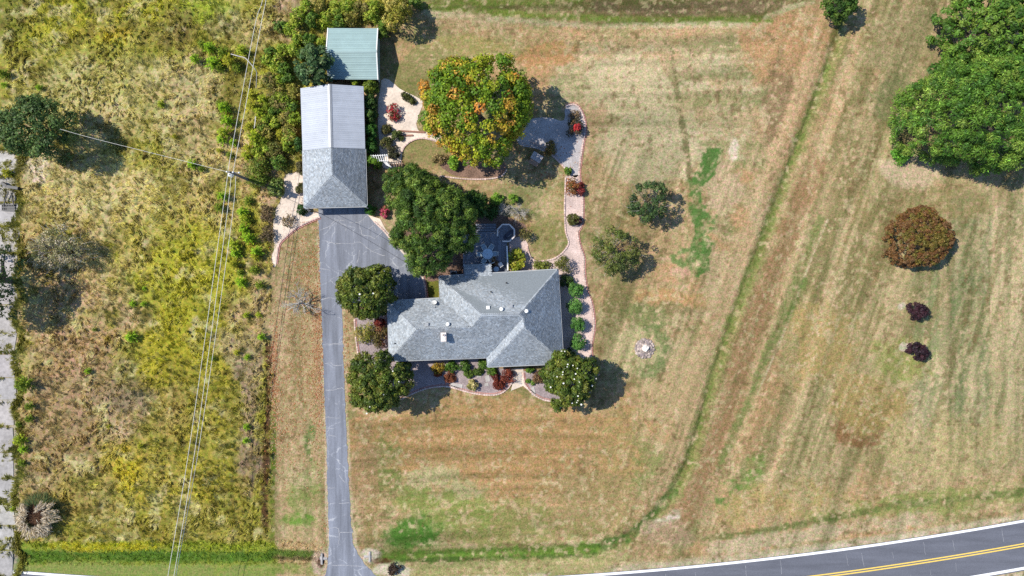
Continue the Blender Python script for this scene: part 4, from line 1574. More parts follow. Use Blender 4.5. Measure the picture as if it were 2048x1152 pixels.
# white pots, side table, lounge chair on the deck
for px, py, r, lab in ((1007.5, 518, .13, 'small white pot on the deck, upper of three by the rail'), (1005, 522, .13, 'small white pot on the deck, left of three by the rail'), (1010, 522.5, .14, 'small white pot on the deck nearest the white rail')):
    p = W(px, py, DZ + .2)
    p[2] = DZ
    mb = MB()
    mb.lathe((0, 0, 0), [(r * .7, 0), (r, .24), (r * 1.1, .26), (r * .9, .26), (r * .85, .18)], 12)
    o = mb.build('plant_pot', M['white'], None, base=p)
    tag(o, lab, 'pot', 'white pots on the deck')
p = W(1001, 529, DZ + .3)
p[2] = DZ
ch = empty('garden_chair', p, 'white plastic garden chair beside the white pots on the deck', 'chair')
ch.rotation_euler = (0, 0, .6)
mb = MB()
mb.box((0, 0, .42), (.5, .5, .04))
mb.build('seat', M['white'], ch, base=(0, 0, 0))
mb = MB()
for k in range(5): mb.box((-.2 + .1 * k, -.27, .66), (.06, .03, .46), 0, .15)
mb.box((0, -.31, .9), (.5, .035, .06))
mb.build('backrest', M['white'], ch, base=(0, 0, 0))
for sx in (-1, 1):
    for sy in (-1, 1):
        mb = MB()
        mb.tube([(sx * .24, sy * .24, 0), (sx * .22, sy * .22, .42)], .025, 5)
        mb.build('leg', M['white'], ch, base=(0, 0, 0))
p = W(992.5, 538.5, DZ + .4)
p[2] = DZ
st = empty('side_table', p, 'small round side table between house eave and potted plants', 'table')
mb = MB()
mb.lathe((0, 0, .42), [(.3, 0), (.34, .02), (.3, .04)], 18)
mb.build('tabletop', M['table'], st, base=(0, 0, 0))
for k in range(3):
    mb = MB()
    a = k * 2.1
    mb.tube([(.26 * math.cos(a), .26 * math.sin(a), 0), (.2 * math.cos(a), .2 * math.sin(a), .42)], .02, 5)
    mb.build('leg', M['chair_frame'], st, base=(0, 0, 0))
# air conditioner beside the deck
p = W(907, 548, .8)
p[2] = 0
ac = empty('air_conditioner', p, 'grey outdoor air conditioner between big tree and back eave', 'air conditioner')
mb = MB()
mb.box((0, 0, .42), (.8, .8, .8))
mb.build('casing', M['grey_metal'], ac, base=(0, 0, 0))
mb = MB()
mb.lathe((0, 0, .822), [(.34, 0), (.34, .03), (.3, .03), (.3, .005)], 16)
for k in range(6): mb.box((0, 0, .84), (.66, .02, .015), k * math.pi / 6)
mb.build('fan_guard', M['dark'], ac, base=(0, 0, 0))

# ------------------------------------------------------------------ garden furniture and odd things
# white trellis and dark lattice by the garage
tre = empty('white_trellis', W(770, 322), 'white lattice arbour beside the garage with a green vine', 'trellis')
tz = 2.1
A0, A1, B0, B1 = W(742, 312, tz), W(774, 310, tz), W(748, 321, tz), W(776, 322, tz)
for i, (p, q) in enumerate(((A0, A1), (B0, B1))):
    mb = MB()
    mb.beam(p, q, .07, .1)
    mb.build('beam', M['trim'], tre)
for k in range(8):
    t = k / 7
    mb = MB()
    mb.beam(A0 * (1 - t) + A1 * t + [0, .1, .07], B0 * (1 - t) + B1 * t + [0, -.1, .07], .07, .06)
    mb.build('slat', M['trim'], tre)
for q in (A0, A1, B0, B1):
    mb = MB()
    mb.beam((q[0], q[1], 0), (q[0], q[1], tz - .05), .09, .09)
    mb.build('post', M['trim'], tre)
mb = MB()
c0, c1 = W(770, 323, 1.9), W(778, 333, 1.9)
mb.beam(c0, c1, .07, .1)
mb.build('rail', M['trim'], tre)
for k in range(4):
    t = (k + .5) / 4
    c_ = c0 * (1 - t) + c1 * t
    mb = MB()
    mb.beam(c_ + np.array([-.35, .15, .06]), c_ + np.array([.35, -.15, .06]), .06, .05)
    mb.build('slat', M['trim'], tre)
lf = empty('lattice_fence', W(795, 330), 'dark lattice fence right of the white arbour', 'fence')
p0, p1 = W(781, 329, 1.2), W(806, 327, 1.2)
for t in (0, .5, 1):
    c_ = p0 * (1 - t) + p1 * t
    mb = MB()
    mb.beam((c_[0], c_[1], 0), (c_[0], c_[1], 1.35), .09, .09)
    mb.build('post', M['wood'], lf)
for hh in (.3, .7, 1.15):
    mb = MB()
    mb.beam((p0[0], p0[1], hh), (p1[0], p1[1], hh), .05, .07)
    mb.build('rail', M['wood'], lf)
for k in range(9):
    t = (k + .5) / 9
    c_ = p0 * (1 - t) + p1 * t
    mb = MB()
    mb.beam((c_[0], c_[1] + .04, .1), (c_[0], c_[1] + .04, 1.25), .05, .03)
    mb.build('slat', M['wood'], lf)
for k in range(5):
    t = (k + .5) / 5
    c_ = p0 * (1 - t) + p1 * t
    mb = MB()
    mb.beam(c_ + np.array([0, -.35, .12]), c_ + np.array([0, .35, .12]), .06, .05)
    mb.build('slat', M['wood'], lf)
# wooden box with pale lid
p = W(1071, 319, .8)
p[2] = 0
bx = empty('wooden_box', p, 'small wooden hutch with pale sloping lid in the maple shade', 'hutch')
bx.rotation_euler = (0, 0, -.55)
mb = MB()
mb.box((0, .1, .4), (1.15, 1.0, .7))
mb.build('body', M['wood'], bx, base=(0, 0, 0))
mb = MB()
mb.box((0, .32, .88), (1.35, .95, .05), 0, .25)
mb.build('lid', M['greygravel'], bx, base=(0, 0, 0))
for k in range(4):
    q = MB()
    g = .85 + .3 * R.random()
    q.col = (g, g, g)
    q.box((0, -.62 + .1 * k * .0 + k * .12 - .05, .70 + k * .01), (1.2, .11, .03), 0, 0)
    q.build('plank', M['wood'], bx, base=(0, 0, 0))
for sx in (-1, 1):
    for sy in (-1, 1):
        q = MB()
        q.box((sx * .5, sy * .42 + .1, .06), (.08, .08, .12))
        q.build('leg', M['wood'], bx, base=(0, 0, 0))
# timbers by the path
for a, b, lab in (((797, 262), (850, 265), 'reddish landscape timber laid across the sandy path by the maple'), ((800, 272), (826, 271), 'short reddish landscape timber south of the longer one')):
    mb = MB()
    mb.beam(W(*a) + [0, 0, .09], W(*b) + [0, 0, .09], .2, .14)
    tag(mb.build('landscape_timber', M['timber']), lab, 'timber')
# stepping stones
for k in range(6):
    p = W(1039 + (k % 2) * 1.5, 746 + k * 4.2)
    mb = MB()
    g = .95 + .3 * R.random()
    mb.col = (g, g, g)
    mb.box((p[0], p[1], .05), (.42, .2, .05), R.normal(0, .08))
    o = mb.build('stepping_stone', M['concrete'])
    tag(o, ['topmost', 'second', 'third', 'fourth', 'fifth', 'lowest'][k] + ' pale stepping stone of the short row on the front walk', 'stepping stone', 'stepping stones of the front walk')
for px, py, w_, d_, lab in ((975, 757, .55, .8, 'pale rectangular slab between the two red barberry groups'), (973, 769, .5, .4, 'pale square slab beside the dark red barberry'), (913, 771, 1.5, .5, 'long pale slab at the edging below the brown shrub'), (958, 752, .6, .3, 'short pale slab below the low green front shrubs'), (1066, 782, .5, 1.0, 'pale slab in the gravel right of the front walk')):
    p = W(px, py)
    mb = MB()
    mb.col = (1.15, 1.13, 1.1)
    mb.box((p[0], p[1], .05), (w_, d_, .06), -.15 if w_ > 1 else .2)
    tag(mb.build('stone_slab', M['concrete']), lab, 'slab')
# iron post in front bed
p = W(948, 757, .5)
mb = MB()
mb.tube([(0, 0, 0), (0, 0, 2.1)], .03, 6)
mb.lathe((0, 0, 2.05), [(.05, 0), (.12, .05), (.12, .22), (.02, .32)], 8)
gl_ = mb.build('garden_lamp_post', M['dark'], None, base=(p[0], p[1], 0))
tag(gl_, 'thin dark lamp post behind the pale variegated bush', 'lamp post')
# round stone mound on the lawn
p = W(1289, 697)
sm = empty('stone_mound', p, 'round mound of stones with a white boulder on the east lawn', 'stone mound')
rg = np.random.default_rng(5)
mb = MB()
mb.col = (.8, .72, .66)
mb.lathe((0, 0, -.05), [(1.25, 0), (1.15, .12), (.7, .34), (.2, .42)], 18)
mb.build('soil_mound', M['gravel'], sm, base=(0, 0, 0))
for k in range(46):
    ring = 1.12 if k < 22 else (.8 if k < 36 else .5)
    a = k * 2 * math.pi / (22 if k < 22 else 14 if k < 36 else 10) + rg.normal(0, .08)
    mb = MB()
    g = .45 + .8 * rg.random()
    mb.col = (g, g * .93, g * .9)
    mb.rock((ring * math.cos(a), ring * math.sin(a), .08 if k < 22 else (.2 if k < 36 else .32)), .15 + .08 * rg.random(), rg)
    mb.build('stone', M['stone'], sm, base=(0, 0, 0))
mb = MB()
mb.col = (2.0, 2.05, 2.05)
mb.rock((0.02, 0.05, .36), .48, rg, .9)
mb.build('boulder', M['stone'], sm, base=(0, 0, 0))
# culvert ends
for px, py, s, lab in ((642, 1117, -1, 'concrete culvert end left of the driveway mouth'), (741, 1113, 1, 'concrete culvert end right of the driveway mouth')):
    p = W(px, py)
    c = empty('culvert', (p[0], p[1], -.3), lab, 'culvert')
    mb = MB()
    mb.tube([(-s * .8, 0, .1), (s * .15, 0, .1)], .25, 12, cap=False)
    mb.build('pipe', M['concrete'], c, base=(0, 0, 0))
    mb = MB()
    mb.box((-.1 * s, 0, .28), (.22, 1.3, .34))
    mb.box((-.1 * s, .62, .0), (.2, .35, .5))
    mb.box((-.1 * s, -.62, .0), (.2, .35, .5))
    mb.build('headwall', M['concrete'], c, base=(0, 0, 0))
# small pale stones lying on the lawn
for px, py, r, lab in ((617, 1074, .18, 'small pale stone on the strip left of the driveway'), (790, 1024, .2, 'small white stone on the green front lawn'), (757, 1092, .3, 'grey stone on the lawn corner right of the driveway'), (1050, 803, .14, 'tiny white stone on the lawn below the front walk'), (720, 1040, .2, 'pale stone at the right driveway edge')):
    p = W(px, py)
    mb = MB()
    mb.col = (1.7, 1.65, 1.5)
    mb.rock((0, 0, 0), r, rg)
    tag(mb.build('lawn_stone', M['stone'], None, base=p), lab, 'stone')
# rubble beside the concrete track
for k in range(14):
    px, py = 68 + rg.normal(0, 9), 348 + rg.normal(0, 7)
    p = W(px, py)
    mb = MB()
    g = 1.3 + .5 * rg.random()
    mb.col = (g, g * .96, g * .93)
    mb.rock((0, 0, 0), .2 + .12 * rg.random(), rg)
    p[2] = gz(p)
    tag(mb.build('rubble_stone', M['stone'], None, base=p), 'pale rubble stone in the heap below the dark left tree', 'rubble', 'pale rubble heap')
# black A-shaped metal frame on the concrete
mf = empty('metal_rack', W(26, 392), 'black A-shaped metal rack standing on the broken concrete track', 'metal rack')
z = .12
mb = MB()
for a, b in (((10, 367), (20, 374)), ((20, 374), (31, 376)), ((31, 376), (43, 378))):
    mb.beam(W(*a) + [0, 0, z + .35], W(*b) + [0, 0, z + .35], .35, .5)
mb.build('top_bar', M['dark'], mf)
for a, b in (((22, 384), (10, 411)), ((27, 386), (31, 412))):
    mb = MB()
    mb.beam(W(*a) + [0, 0, z + .35], W(*b) + [0, 0, z + .15], .1, .1)
    mb.build('leg', M['dark'], mf)
mb = MB()
for k in range(9):
    mb.beam(W(6 + k * 3.2, 409) + [0, 0, z], W(6 + k * 3.2, 421) + [0, 0, z], .09, .12)
for yy in (409, 415, 421):
    mb.beam(W(6, yy) + [0, 0, z + .1], W(32, yy + 1) + [0, 0, z + .1], .12, .1)
mb.box(W(24, 417) + [0, 0, z + .02], (1.0, .5, .06))
mb.build('grid_base', M['dark'], mf)

# ------------------------------------------------------------------ utility pole and wires
PH = 7.6
pt = W(457.5, 343.5, PH)
pole = empty('utility_pole', (pt[0], pt[1], 0), 'tall wooden utility pole with white insulators in the field', 'utility pole')
mb = MB()
mb.tube([(0, 0, -.2), (0, 0, PH)], [.2, .13], 10)
mb.build('post', M['pole'], pole, base=(0, 0, 0))
mb = MB()
mb.beam((-.35, 0, PH - .25), (1.25, -.12, PH - .25), .1, .12)
mb.build('crossarm', M['pole'], pole, base=(0, 0, 0))
for x in (-.25, .45, 1.15):
    mb = MB()
    mb.lathe((x, -x * .08, PH - .19), [(.05, 0), (.1, .05), (.06, .1), (.1, .15), (.05, .22)], 8)
    mb.build('insulator', M['white'], pole, base=(0, 0, 0))
mb = MB()
mb.lathe((-.02, -.28, PH - 1.05), [(.2, 0), (.23, .06), (.23, .68), (.15, .75)], 12)
mb.lathe((-.02, -.28, PH - .3), [(.05, 0), (.07, .1), (.04, .22)], 8)
mb.build('transformer', M['white'], pole, base=(0, 0, 0))


def wire(name, pts, r, mat, label, cat='wire', group=None, n=10):
    P = smooth_line([W(*p) for p in pts], n)
    mb = MB()
    mb.tube(P, r, 5)
    o = mb.build(name, mat)
    return tag(o, label, cat, group)


wire('power_line', [(551, -130, 7.2), (525, 0, 7.2), (508, 60, 7.2), (456, 340, 7.5)], .028, M['wire'], 'left pale power line running up from the pole', 'power line')
wire('power_line', [(553, -130, 7.2), (532, 0, 7.2), (520, 60, 7.2), (466, 345, 7.5)], .028, M['wire'], 'right pale power line running up from the pole', 'power line')
wire('power_line', [(456, 346, 7.5), (440, 460, 7.3), (381, 880, 7.2), (336, 1151, 7.3), (312, 1300, 7.3)], .028, M['wire'], 'left pale power line running down from the pole', 'power line')
wire('power_line', [(463, 348, 7.5), (450, 460, 7.3), (393, 880, 7.2), (348, 1151, 7.3), (324, 1300, 7.3)], .028, M['wire'], 'middle pale power line running down from the pole', 'power line')
wire('power_line', [(472, 352, 7.4), (461, 460, 7.1), (400, 880, 6.9), (352, 1151, 7.1), (330, 1300, 7.1)], .026, M['wire'], 'right pale power line running down from the pole', 'power line')
wire('service_wire', [(120, 258, 6.5), (180, 275, 6.6), (300, 305, 6.8), (456, 344, 7.3)], .018, M['wire'], 'pale twisted wire from the pole to the dark left tree', 'wire')
wire('service_wire', [(458, 344, 7.3), (560, 390, 6.3), (660, 437, 5.6), (765, 497, 4.9), (880, 566, 3.4)], .02, M['blackwire'], 'thin black wire from the pole over the driveway', 'wire')
wire('loose_cable', [(462, 108, 2.2), (476, 112, 2.6), (490, 116, 2.9), (500, 126, 3), (509, 137, 2.8), (513, 144, 2.4), (513, 158, 1.6), (512, 176, .4)], .055, M['palewood'], 'pale bent cable loop hanging above the brush near the top', 'cable', n=4)
wire('loose_cable', [(511, 233, 1.8), (510, 246, 2.0), (508.5, 256, 1.8)], .05, M['wire'], 'short straight pale cable above the pine brush', 'cable', n=4)

# ------------------------------------------------------------------ vegetation builders
LK = 0.80      # palette colours are as seen in sun; turn them into base colours


def leafmesh(name, C, Nn, T, L, Wd, col, mat, fold=.15):
    T = nrm(T - Nn * (T * Nn).sum(1, keepdims=True))
    B = np.cross(Nn, T)
    L = np.broadcast_to(np.asarray(L, float), (len(C),))[:, None]
    Wd = np.broadcast_to(np.asarray(Wd, float), (len(C),))[:, None]
    v0 = C - T * L / 2
    v2 = C + T * L / 2 - Nn * L * .12
    v1 = C + B * Wd / 2 - Nn * Wd * fold
    v3 = C - B * Wd / 2 - Nn * Wd * fold
    V = np.stack([v0, v1, v2, v3], 1).reshape(-1, 3)
    F = np.arange(len(C) * 4).reshape(-1, 4)
    return mesh_np(name, V, F, mat, np.repeat(col, 4, 0))


def rdir(rng, n, zmin=-1.0):
    z = rng.uniform(zmin, 1, n)
    a = rng.uniform(0, 2 * np.pi, n)
    r = np.sqrt(1 - z * z)
    return np.stack([r * np.cos(a), r * np.sin(a), z], 1)


def pal(rng, colors, n):
    c = np.array([lin(q) for q in colors])
    return c[rng.integers(0, len(c), n)]


def soft(col):
    g = col.mean(1, keepdims=True)
    return np.clip((col * .98 + g * .02) * np.array([1.07, .985, .90]), .003, 1)


def crown(rng, rx, ry, zlo, zmid, ztop, ncl, rcl, nlf, L, Wd, colors, mat, style='broad', lobes=.12, colfn=None, jit=.22, core=True, droop=0.0, side=.3, rot=0.0):
    """foliage mesh: leaves over many clumps spread through a domed, lobed envelope"""
    ph = rng.uniform(0, 6.28, 4)
    th = rng.uniform(0, 2 * np.pi, ncl)
    rr = np.sqrt(rng.random(ncl)) * .98
    nside = int(ncl * side)
    rr[:nside] = rng.uniform(.85, 1.0, nside)
    lob = 1 + lobes * (np.sin(3 * th + ph[0]) * .5 + np.sin(5 * th + ph[1]) * .4 + np.sin(8 * th + ph[2]) * .3)
    R_ = (rx + ry) / 2
    rad = rr * lob * (1 - .75 * rcl / R_)
    x = rad * rx * np.cos(th)
    y = rad * ry * np.sin(th)
    dome = np.sqrt(np.maximum(0, 1 - np.minimum(rr, 1) ** 2))
    z = zmid + (ztop - rcl * .7 - zmid) * dome * rng.uniform(.86, 1.04, ncl)
    z[:nside] = rng.uniform(zlo + rcl * .5, zmid + .2 * (ztop - zmid), nside)
    if not core:
        z = z
    nf = ncl // 4
    z[-nf:] = np.maximum(zlo + rcl * .4, z[-nf:] - rng.uniform(.8, 2.2, nf) * rcl)
    C0 = np.stack([x, y, z], 1)
    rc = rcl * rng.uniform(.65, 1.25, ncl)
    rc[-nf:] *= 1.35
    base = pal(rng, colors, ncl) if colfn is None else colfn(rng, C0, ncl)
    w = rc ** 2
    k = rng.choice(ncl, nlf, p=w / w.sum())
    d = rdir(rng, nlf, -.45)
    pos = C0[k] + d * (rc[k] * rng.uniform(.55, 1.05, nlf))[:, None] * np.array([1, 1, .8])
    nn = nrm(d + rng.normal(0, .45, (nlf, 3)) + np.array([0, 0, .35]))
    if style == 'broad':
        T = rng.normal(0, 1, (nlf, 3))
    else:
        T = d * np.array([1, 1, .4]) + rng.normal(0, .35, (nlf, 3)) + np.array([0, 0, -droop])
    g = np.exp(rng.normal(0, jit, nlf))[:, None]
    hue = rng.normal(0, .06, (nlf, 3))
    col = base[k] * g * (1 + hue) * LK
    if rot:
        c_, s_ = math.cos(rot), math.sin(rot)
        Rm = np.array([[c_, -s_, 0], [s_, c_, 0], [0, 0, 1]])
        pos, nn, T = pos @ Rm.T, nn @ Rm.T, T @ Rm.T
        C0 = C0 @ Rm.T
    sz = rng.uniform(.7, 1.3, nlf)
    return leafmesh('crown', pos, nn, T, L * sz, Wd * sz, soft(col), mat), C0


def limbs(rng, C0, h, r, zfork, name='trunk', nl=9):
    mb = MB()
    mb.tube([(0, 0, -.1), (rng.normal(0, .05), rng.normal(0, .05), zfork), (rng.normal(0, .1), rng.normal(0, .1), h * .8)], [r * 1.25, r * .85, r * .3], 8)
    pick = rng.choice(len(C0), min(nl, len(C0)), replace=False)
    for i in pick:
        c = C0[i]
        s = np.array([0, 0, zfork * rng.uniform(.7, 1.2)])
        m = (s + c) / 2 + np.array([0, 0, .12 * h * rng.random()])
        mb.tube([s, m, c], [r * .5, r * .3, r * .08], 5)
    return mb


G = {'maple_g': [(148, 168, 40), (120, 150, 36), (170, 172, 52), (96, 132, 36)]}


def tree(name, label, cat, px, py, rpx, rpy, zlo, zmid, ztop, ncl, rcl, nlf, L, Wd, colors, seed, style='broad', mat='leaf', group=None, trunk_r=.25, zfork=None, lobes=.12, colfn=None, jit=.22, droop=0.0, side=.3, rot=0.0, bark='bark', nl=9):
    """tree seen at px,py with apparent radii rpx,rpy (pixels at its widest level zmid)"""
    rng = np.random.default_rng(seed)
    p = W(px, py, zmid)
    k = (H - zmid) / H / SC
    root = empty(name, (p[0], p[1], min(0, gz(p))), label, cat, group)
    me, C0 = crown(rng, rpx * k, rpy * k, zlo, zmid, ztop, ncl, rcl, nlf, L, Wd, colors, M[mat], style, lobes, colfn, jit, True, droop, side, rot)
    cr = link('crown', me, root)
    mb = limbs(rng, C0, ztop, trunk_r, zfork or max(.4, zlo * .9), nl=nl)
    mb.build('trunk', M[bark], root, base=(0, 0, 0))
    return root, C0, cr


def shrub(name, label, px, py, rpx, h, colors, seed, rpy=None, L=.2, Wd=.11, nlf=900, ncl=26, style='broad', mat='leaf', group=None, cat='shrub', jit=.25, lobes=.1, colfn=None, low=.05, rot=0.0, rc=.34):
    rng = np.random.default_rng(seed)
    rpy = rpy or rpx
    zm = h * .45
    p = W(px, py, zm)
    k = (H - zm) / H / SC
    root = empty(name, (p[0], p[1], gz(p)), label, cat, group)
    rcl = max(.16, (rpx + rpy) / 2 * k * rc)
    me, C0 = crown(rng, rpx * k, rpy * k, low, zm, h, ncl, rcl, nlf, L, Wd, colors, M[mat], style, lobes, colfn, jit, True, 0, .35, rot)
    link('foliage', me, root)
    mb = MB()
    for i in range(5):
        c = C0[rng.integers(len(C0))]
        mb.tube([(rng.normal(0, .06), rng.normal(0, .06), -.05), c * .5 + [0, 0, .1 * h], c], [.035 + .01 * h, .025, .008], 5)
    mb.build('stem', M['bark'], root, base=(0, 0, 0))
    return root


def twig_tree(name, label, px, py, rpx, h, seed, mat='palewood', n1=9, cat='shrub', group=None, r0=.05, lean=(0, 0), depth=3, zref=.5, spread=.75):
    rng = np.random.default_rng(seed)
    p = W(px, py, h * zref)
    k = (H - h * zref) / H / SC
    R0 = rpx * k
    root = empty(name, (p[0] - lean[0], p[1] - lean[1], gz(p)), label, cat, group)
    tk = MB()
    tk.tube([(0, 0, -.1), (lean[0] * .2, lean[1] * .2, h * .25), (lean[0] * .5, lean[1] * .5, h * .5)], [r0 * 1.4, r0, r0 * .7], 6)
    tk.build('trunk', M[mat], root, base=(0, 0, 0))
    mb = MB()

    def go(a, d, ln, r, lev):
        b = a + d * ln * .5 + rng.normal(0, .05 * ln, 3)
        c = b + nrm(d + rng.normal(0, .3, 3)) * ln * .5
        mb.tube([a, b, c], [r, r * .8, r * .5], 3 if lev else 5, cap=False)
        if lev < depth:
            for _ in range(rng.integers(2, 5)):
                t = rng.uniform(.3, 1)
                s = a + (b - a) * min(1, 2 * t) if t < .5 else b + (c - b) * (2 * t - 1)
                go(s, nrm(d + rng.normal(0, .6, 3) + np.array([0, 0, .1])), ln * rng.uniform(.45, .75), max(.008, r * .55), lev + 1)

    for i in range(n1):
        a = 2 * np.pi * i / n1 + rng.normal(0, .3)
        d = nrm(np.array([math.cos(a) * spread, math.sin(a) * spread, rng.uniform(.3, .9)]))
        s = np.array([lean[0] * .4, lean[1] * .4, h * rng.uniform(.12, .5)])
        go(s, d, R0 * rng.uniform(.55, .8), r0 * .6, 0)
    mb.build('branches', M[mat], root, base=(0, 0, 0))
    return root


# ------------------------------------------------------------------ trees
def maple_cols(rng, C, n):
    base = pal(rng, [(150, 168, 36), (116, 150, 34), (172, 172, 44), (92, 130, 34), (108, 142, 30)], n)
    orange = pal(rng, [(222, 160, 66), (214, 168, 74), (212, 142, 60), (204, 172, 64)], n)
    sp = [(-2.6, 5.2, 1.9), (3.2, -.6, 1.6), (3.4, -2.6, 1.2), (-4.4, -3.8, 2.0), (-2.6, -5.2, 1.3), (6.0, -3.2, 1.3), (-6.4, 2.6, 1.6), (1.0, -1.2, .9), (5.2, 5.2, 1.0), (-5.5, -1.5, 1.2), (-1.5, -3.0, 1.1)]
    w = np.zeros(n)
    for x, y, r in sp:
        w = np.maximum(w, np.clip(1.5 - np.hypot(C[:, 0] - x, C[:, 1] - y) / r, 0, 1))
    w = np.where(rng.random(n) < w * .5, rng.uniform(.4, .95, n), 0.0)
    w = np.where(rng.random(n) < .04, 1.0, w)[:, None]
    return base * (1 - w) + orange * w


tree('maple_tree', 'large round maple turning orange and yellow in the back garden', 'tree', 954, 216, 115, 112, 2.2, 6.2, 11.5, 340, .7, 34000, .29, .2, None, 101, colfn=maple_cols, trunk_r=.4, lobes=.14, jit=.26, side=.28)
gtree = [(92, 124, 46), (76, 108, 42), (108, 138, 52), (62, 92, 40), (122, 148, 62), (70, 100, 36)]
tree('garden_tree', 'biggest dark green tree between driveway and deck', 'tree', 866, 452, 87, 93, 1.2, 6.3, 10.4, 440, .52, 50000, .38, .09, gtree, 102, style='spray', droop=.25, trunk_r=.35, lobes=.24, jit=.38)
tree('garden_tree', 'smaller dark green tree touching the top left of the biggest one', 'tree', 822, 376, 62, 46, 1.0, 4.2, 7.0, 200, .44, 19000, .37, .09, gtree, 103, style='spray', droop=.25, trunk_r=.25, lobes=.2, jit=.3)
tree('garden_tree', 'low dark green tree at the right shoulder of the biggest one', 'tree', 948, 408, 34, 28, .8, 2.8, 4.8, 46, .5, 3000, .5, .15, [(70, 104, 40), (58, 90, 36), (84, 116, 42)], 104, style='spray', droop=.25, trunk_r=.16, lobes=.22, jit=.3)
tree('evergreen_tree', 'dark broadleaf tree overhanging the left corner of the green shed', 'tree', 630, 132, 41, 44, .8, 3.4, 5.6, 90, .45, 5200, .32, .2, [(84, 116, 70), (70, 102, 62), (100, 128, 78), (60, 88, 50)], 105, trunk_r=.18, lobes=.12, jit=.3)
tree('yellow_tree', 'small yellow-green tree at the top beside the green shed', 'tree', 792, 24, 30, 38, .6, 3.0, 5.2, 60, .45, 3800, .3, .13, [(176, 168, 66), (150, 150, 54), (196, 186, 96), (126, 132, 44)], 106, trunk_r=.14, style='spray')
magc = [(94, 114, 40), (78, 100, 34), (106, 122, 44), (66, 88, 32), (112, 120, 48), (88, 106, 36)]
for i, (px, py, rx_, ry_, lab, fl) in enumerate(((731, 583, 60, 57, 'round magnolia tree beside the driveway north-west of the house', 7), (756, 764, 65, 62, 'round magnolia tree at the front left corner of the house', 10), (1139, 758, 57, 58, 'round magnolia tree with many white blooms at the front right corner', 30))):
    zt = 7.2 if i < 2 else 7.0
    root, C0, cr = tree('magnolia_tree', lab, 'tree', px, py, rx_, ry_, .5, 4.6, zt + .6, 260, .45, 21000, .3, .15, magc, 110 + i, mat='gloss_leaf', trunk_r=.25, lobes=.15 + .05 * i, jit=.34, group='magnolia trees round the house', side=.3)
    rg2 = np.random.default_rng(200 + i)
    fm = None
    top = C0[C0[:, 2] > 4.2]
    for k in range(fl):
        c = top[rg2.integers(len(top))] + np.array([rg2.normal(0, .25), rg2.normal(0, .25), .5])
        if fm is None:
            mb = MB()
            for q in range(6):
                a = q * math.pi / 3
                u = np.array([math.cos(a), math.sin(a), 0])
                v = np.array([-math.sin(a), math.cos(a), 0])
                mb.add([u * .02, u * .1 - v * .06 + [0, 0, .04], u * .2 + [0, 0, .07], u * .1 + v * .06 + [0, 0, .04]], [(0, 1, 2, 3)])
            mb.lathe((0, 0, 0), [(.03, 0), (.04, .04), (.01, .08)], 6)
            fo = mb.build('flower', M['petal'], root, base=(0, 0, 0))
            fm = fo.data
        else:
            fo = link('flower', fm, root)
        fo.location = c
        fo.scale = (rg2.uniform(.4, .7),) * 3
rtree = [(100, 142, 50), (82, 126, 44), (116, 154, 58), (68, 108, 40), (128, 160, 66), (74, 118, 42)]
tree('oak_tree', 'huge spreading green tree at the right edge, lower of two', 'tree', 1958, 228, 162, 112, .6, 5.2, 11.0, 640, .62, 82000, .36, .1, rtree, 121, style='spray', droop=.3, trunk_r=.55, lobes=.14, jit=.38, rot=.0)
tree('oak_tree', 'dark green tree in the top right corner above the huge one', 'tree', 1990, 58, 104, 98, .6, 4.6, 9.0, 300, .6, 24000, .4, .18, [(92, 134, 48), (76, 116, 42), (108, 148, 54), (120, 150, 60)], 122, trunk_r=.4, lobes=.2, jit=.28)
tree('oak_tree', 'small dark green tree in the bay between the two big right trees', 'tree', 1912, 136, 40, 34, .5, 2.6, 4.6, 60, .5, 4600, .42, .2, [(84, 126, 46), (70, 110, 40), (98, 136, 50)], 123, trunk_r=.14, lobes=.3)
tree('oak_tree', 'small branchy green tree on the left of the top right tree', 'tree', 1900, 50, 17, 13, .5, 2.2, 3.4, 20, .35, 1100, .36, .18, [(88, 118, 48), (74, 108, 42)], 124, trunk_r=.1)


def redcols(rng, C, n):
    g = pal(rng, [(118, 110, 50), (110, 104, 46), (128, 112, 54)], n)
    r = pal(rng, [(124, 92, 56), (130, 94, 54), (112, 82, 52), (128, 100, 66)], n)
    rr = np.hypot(C[:, 0], C[:, 1])
    w = (rng.random(n) < np.clip(rr / 3.2 - .2, .25, .9)).astype(float)[:, None]
    return g * (1 - w) + r * w


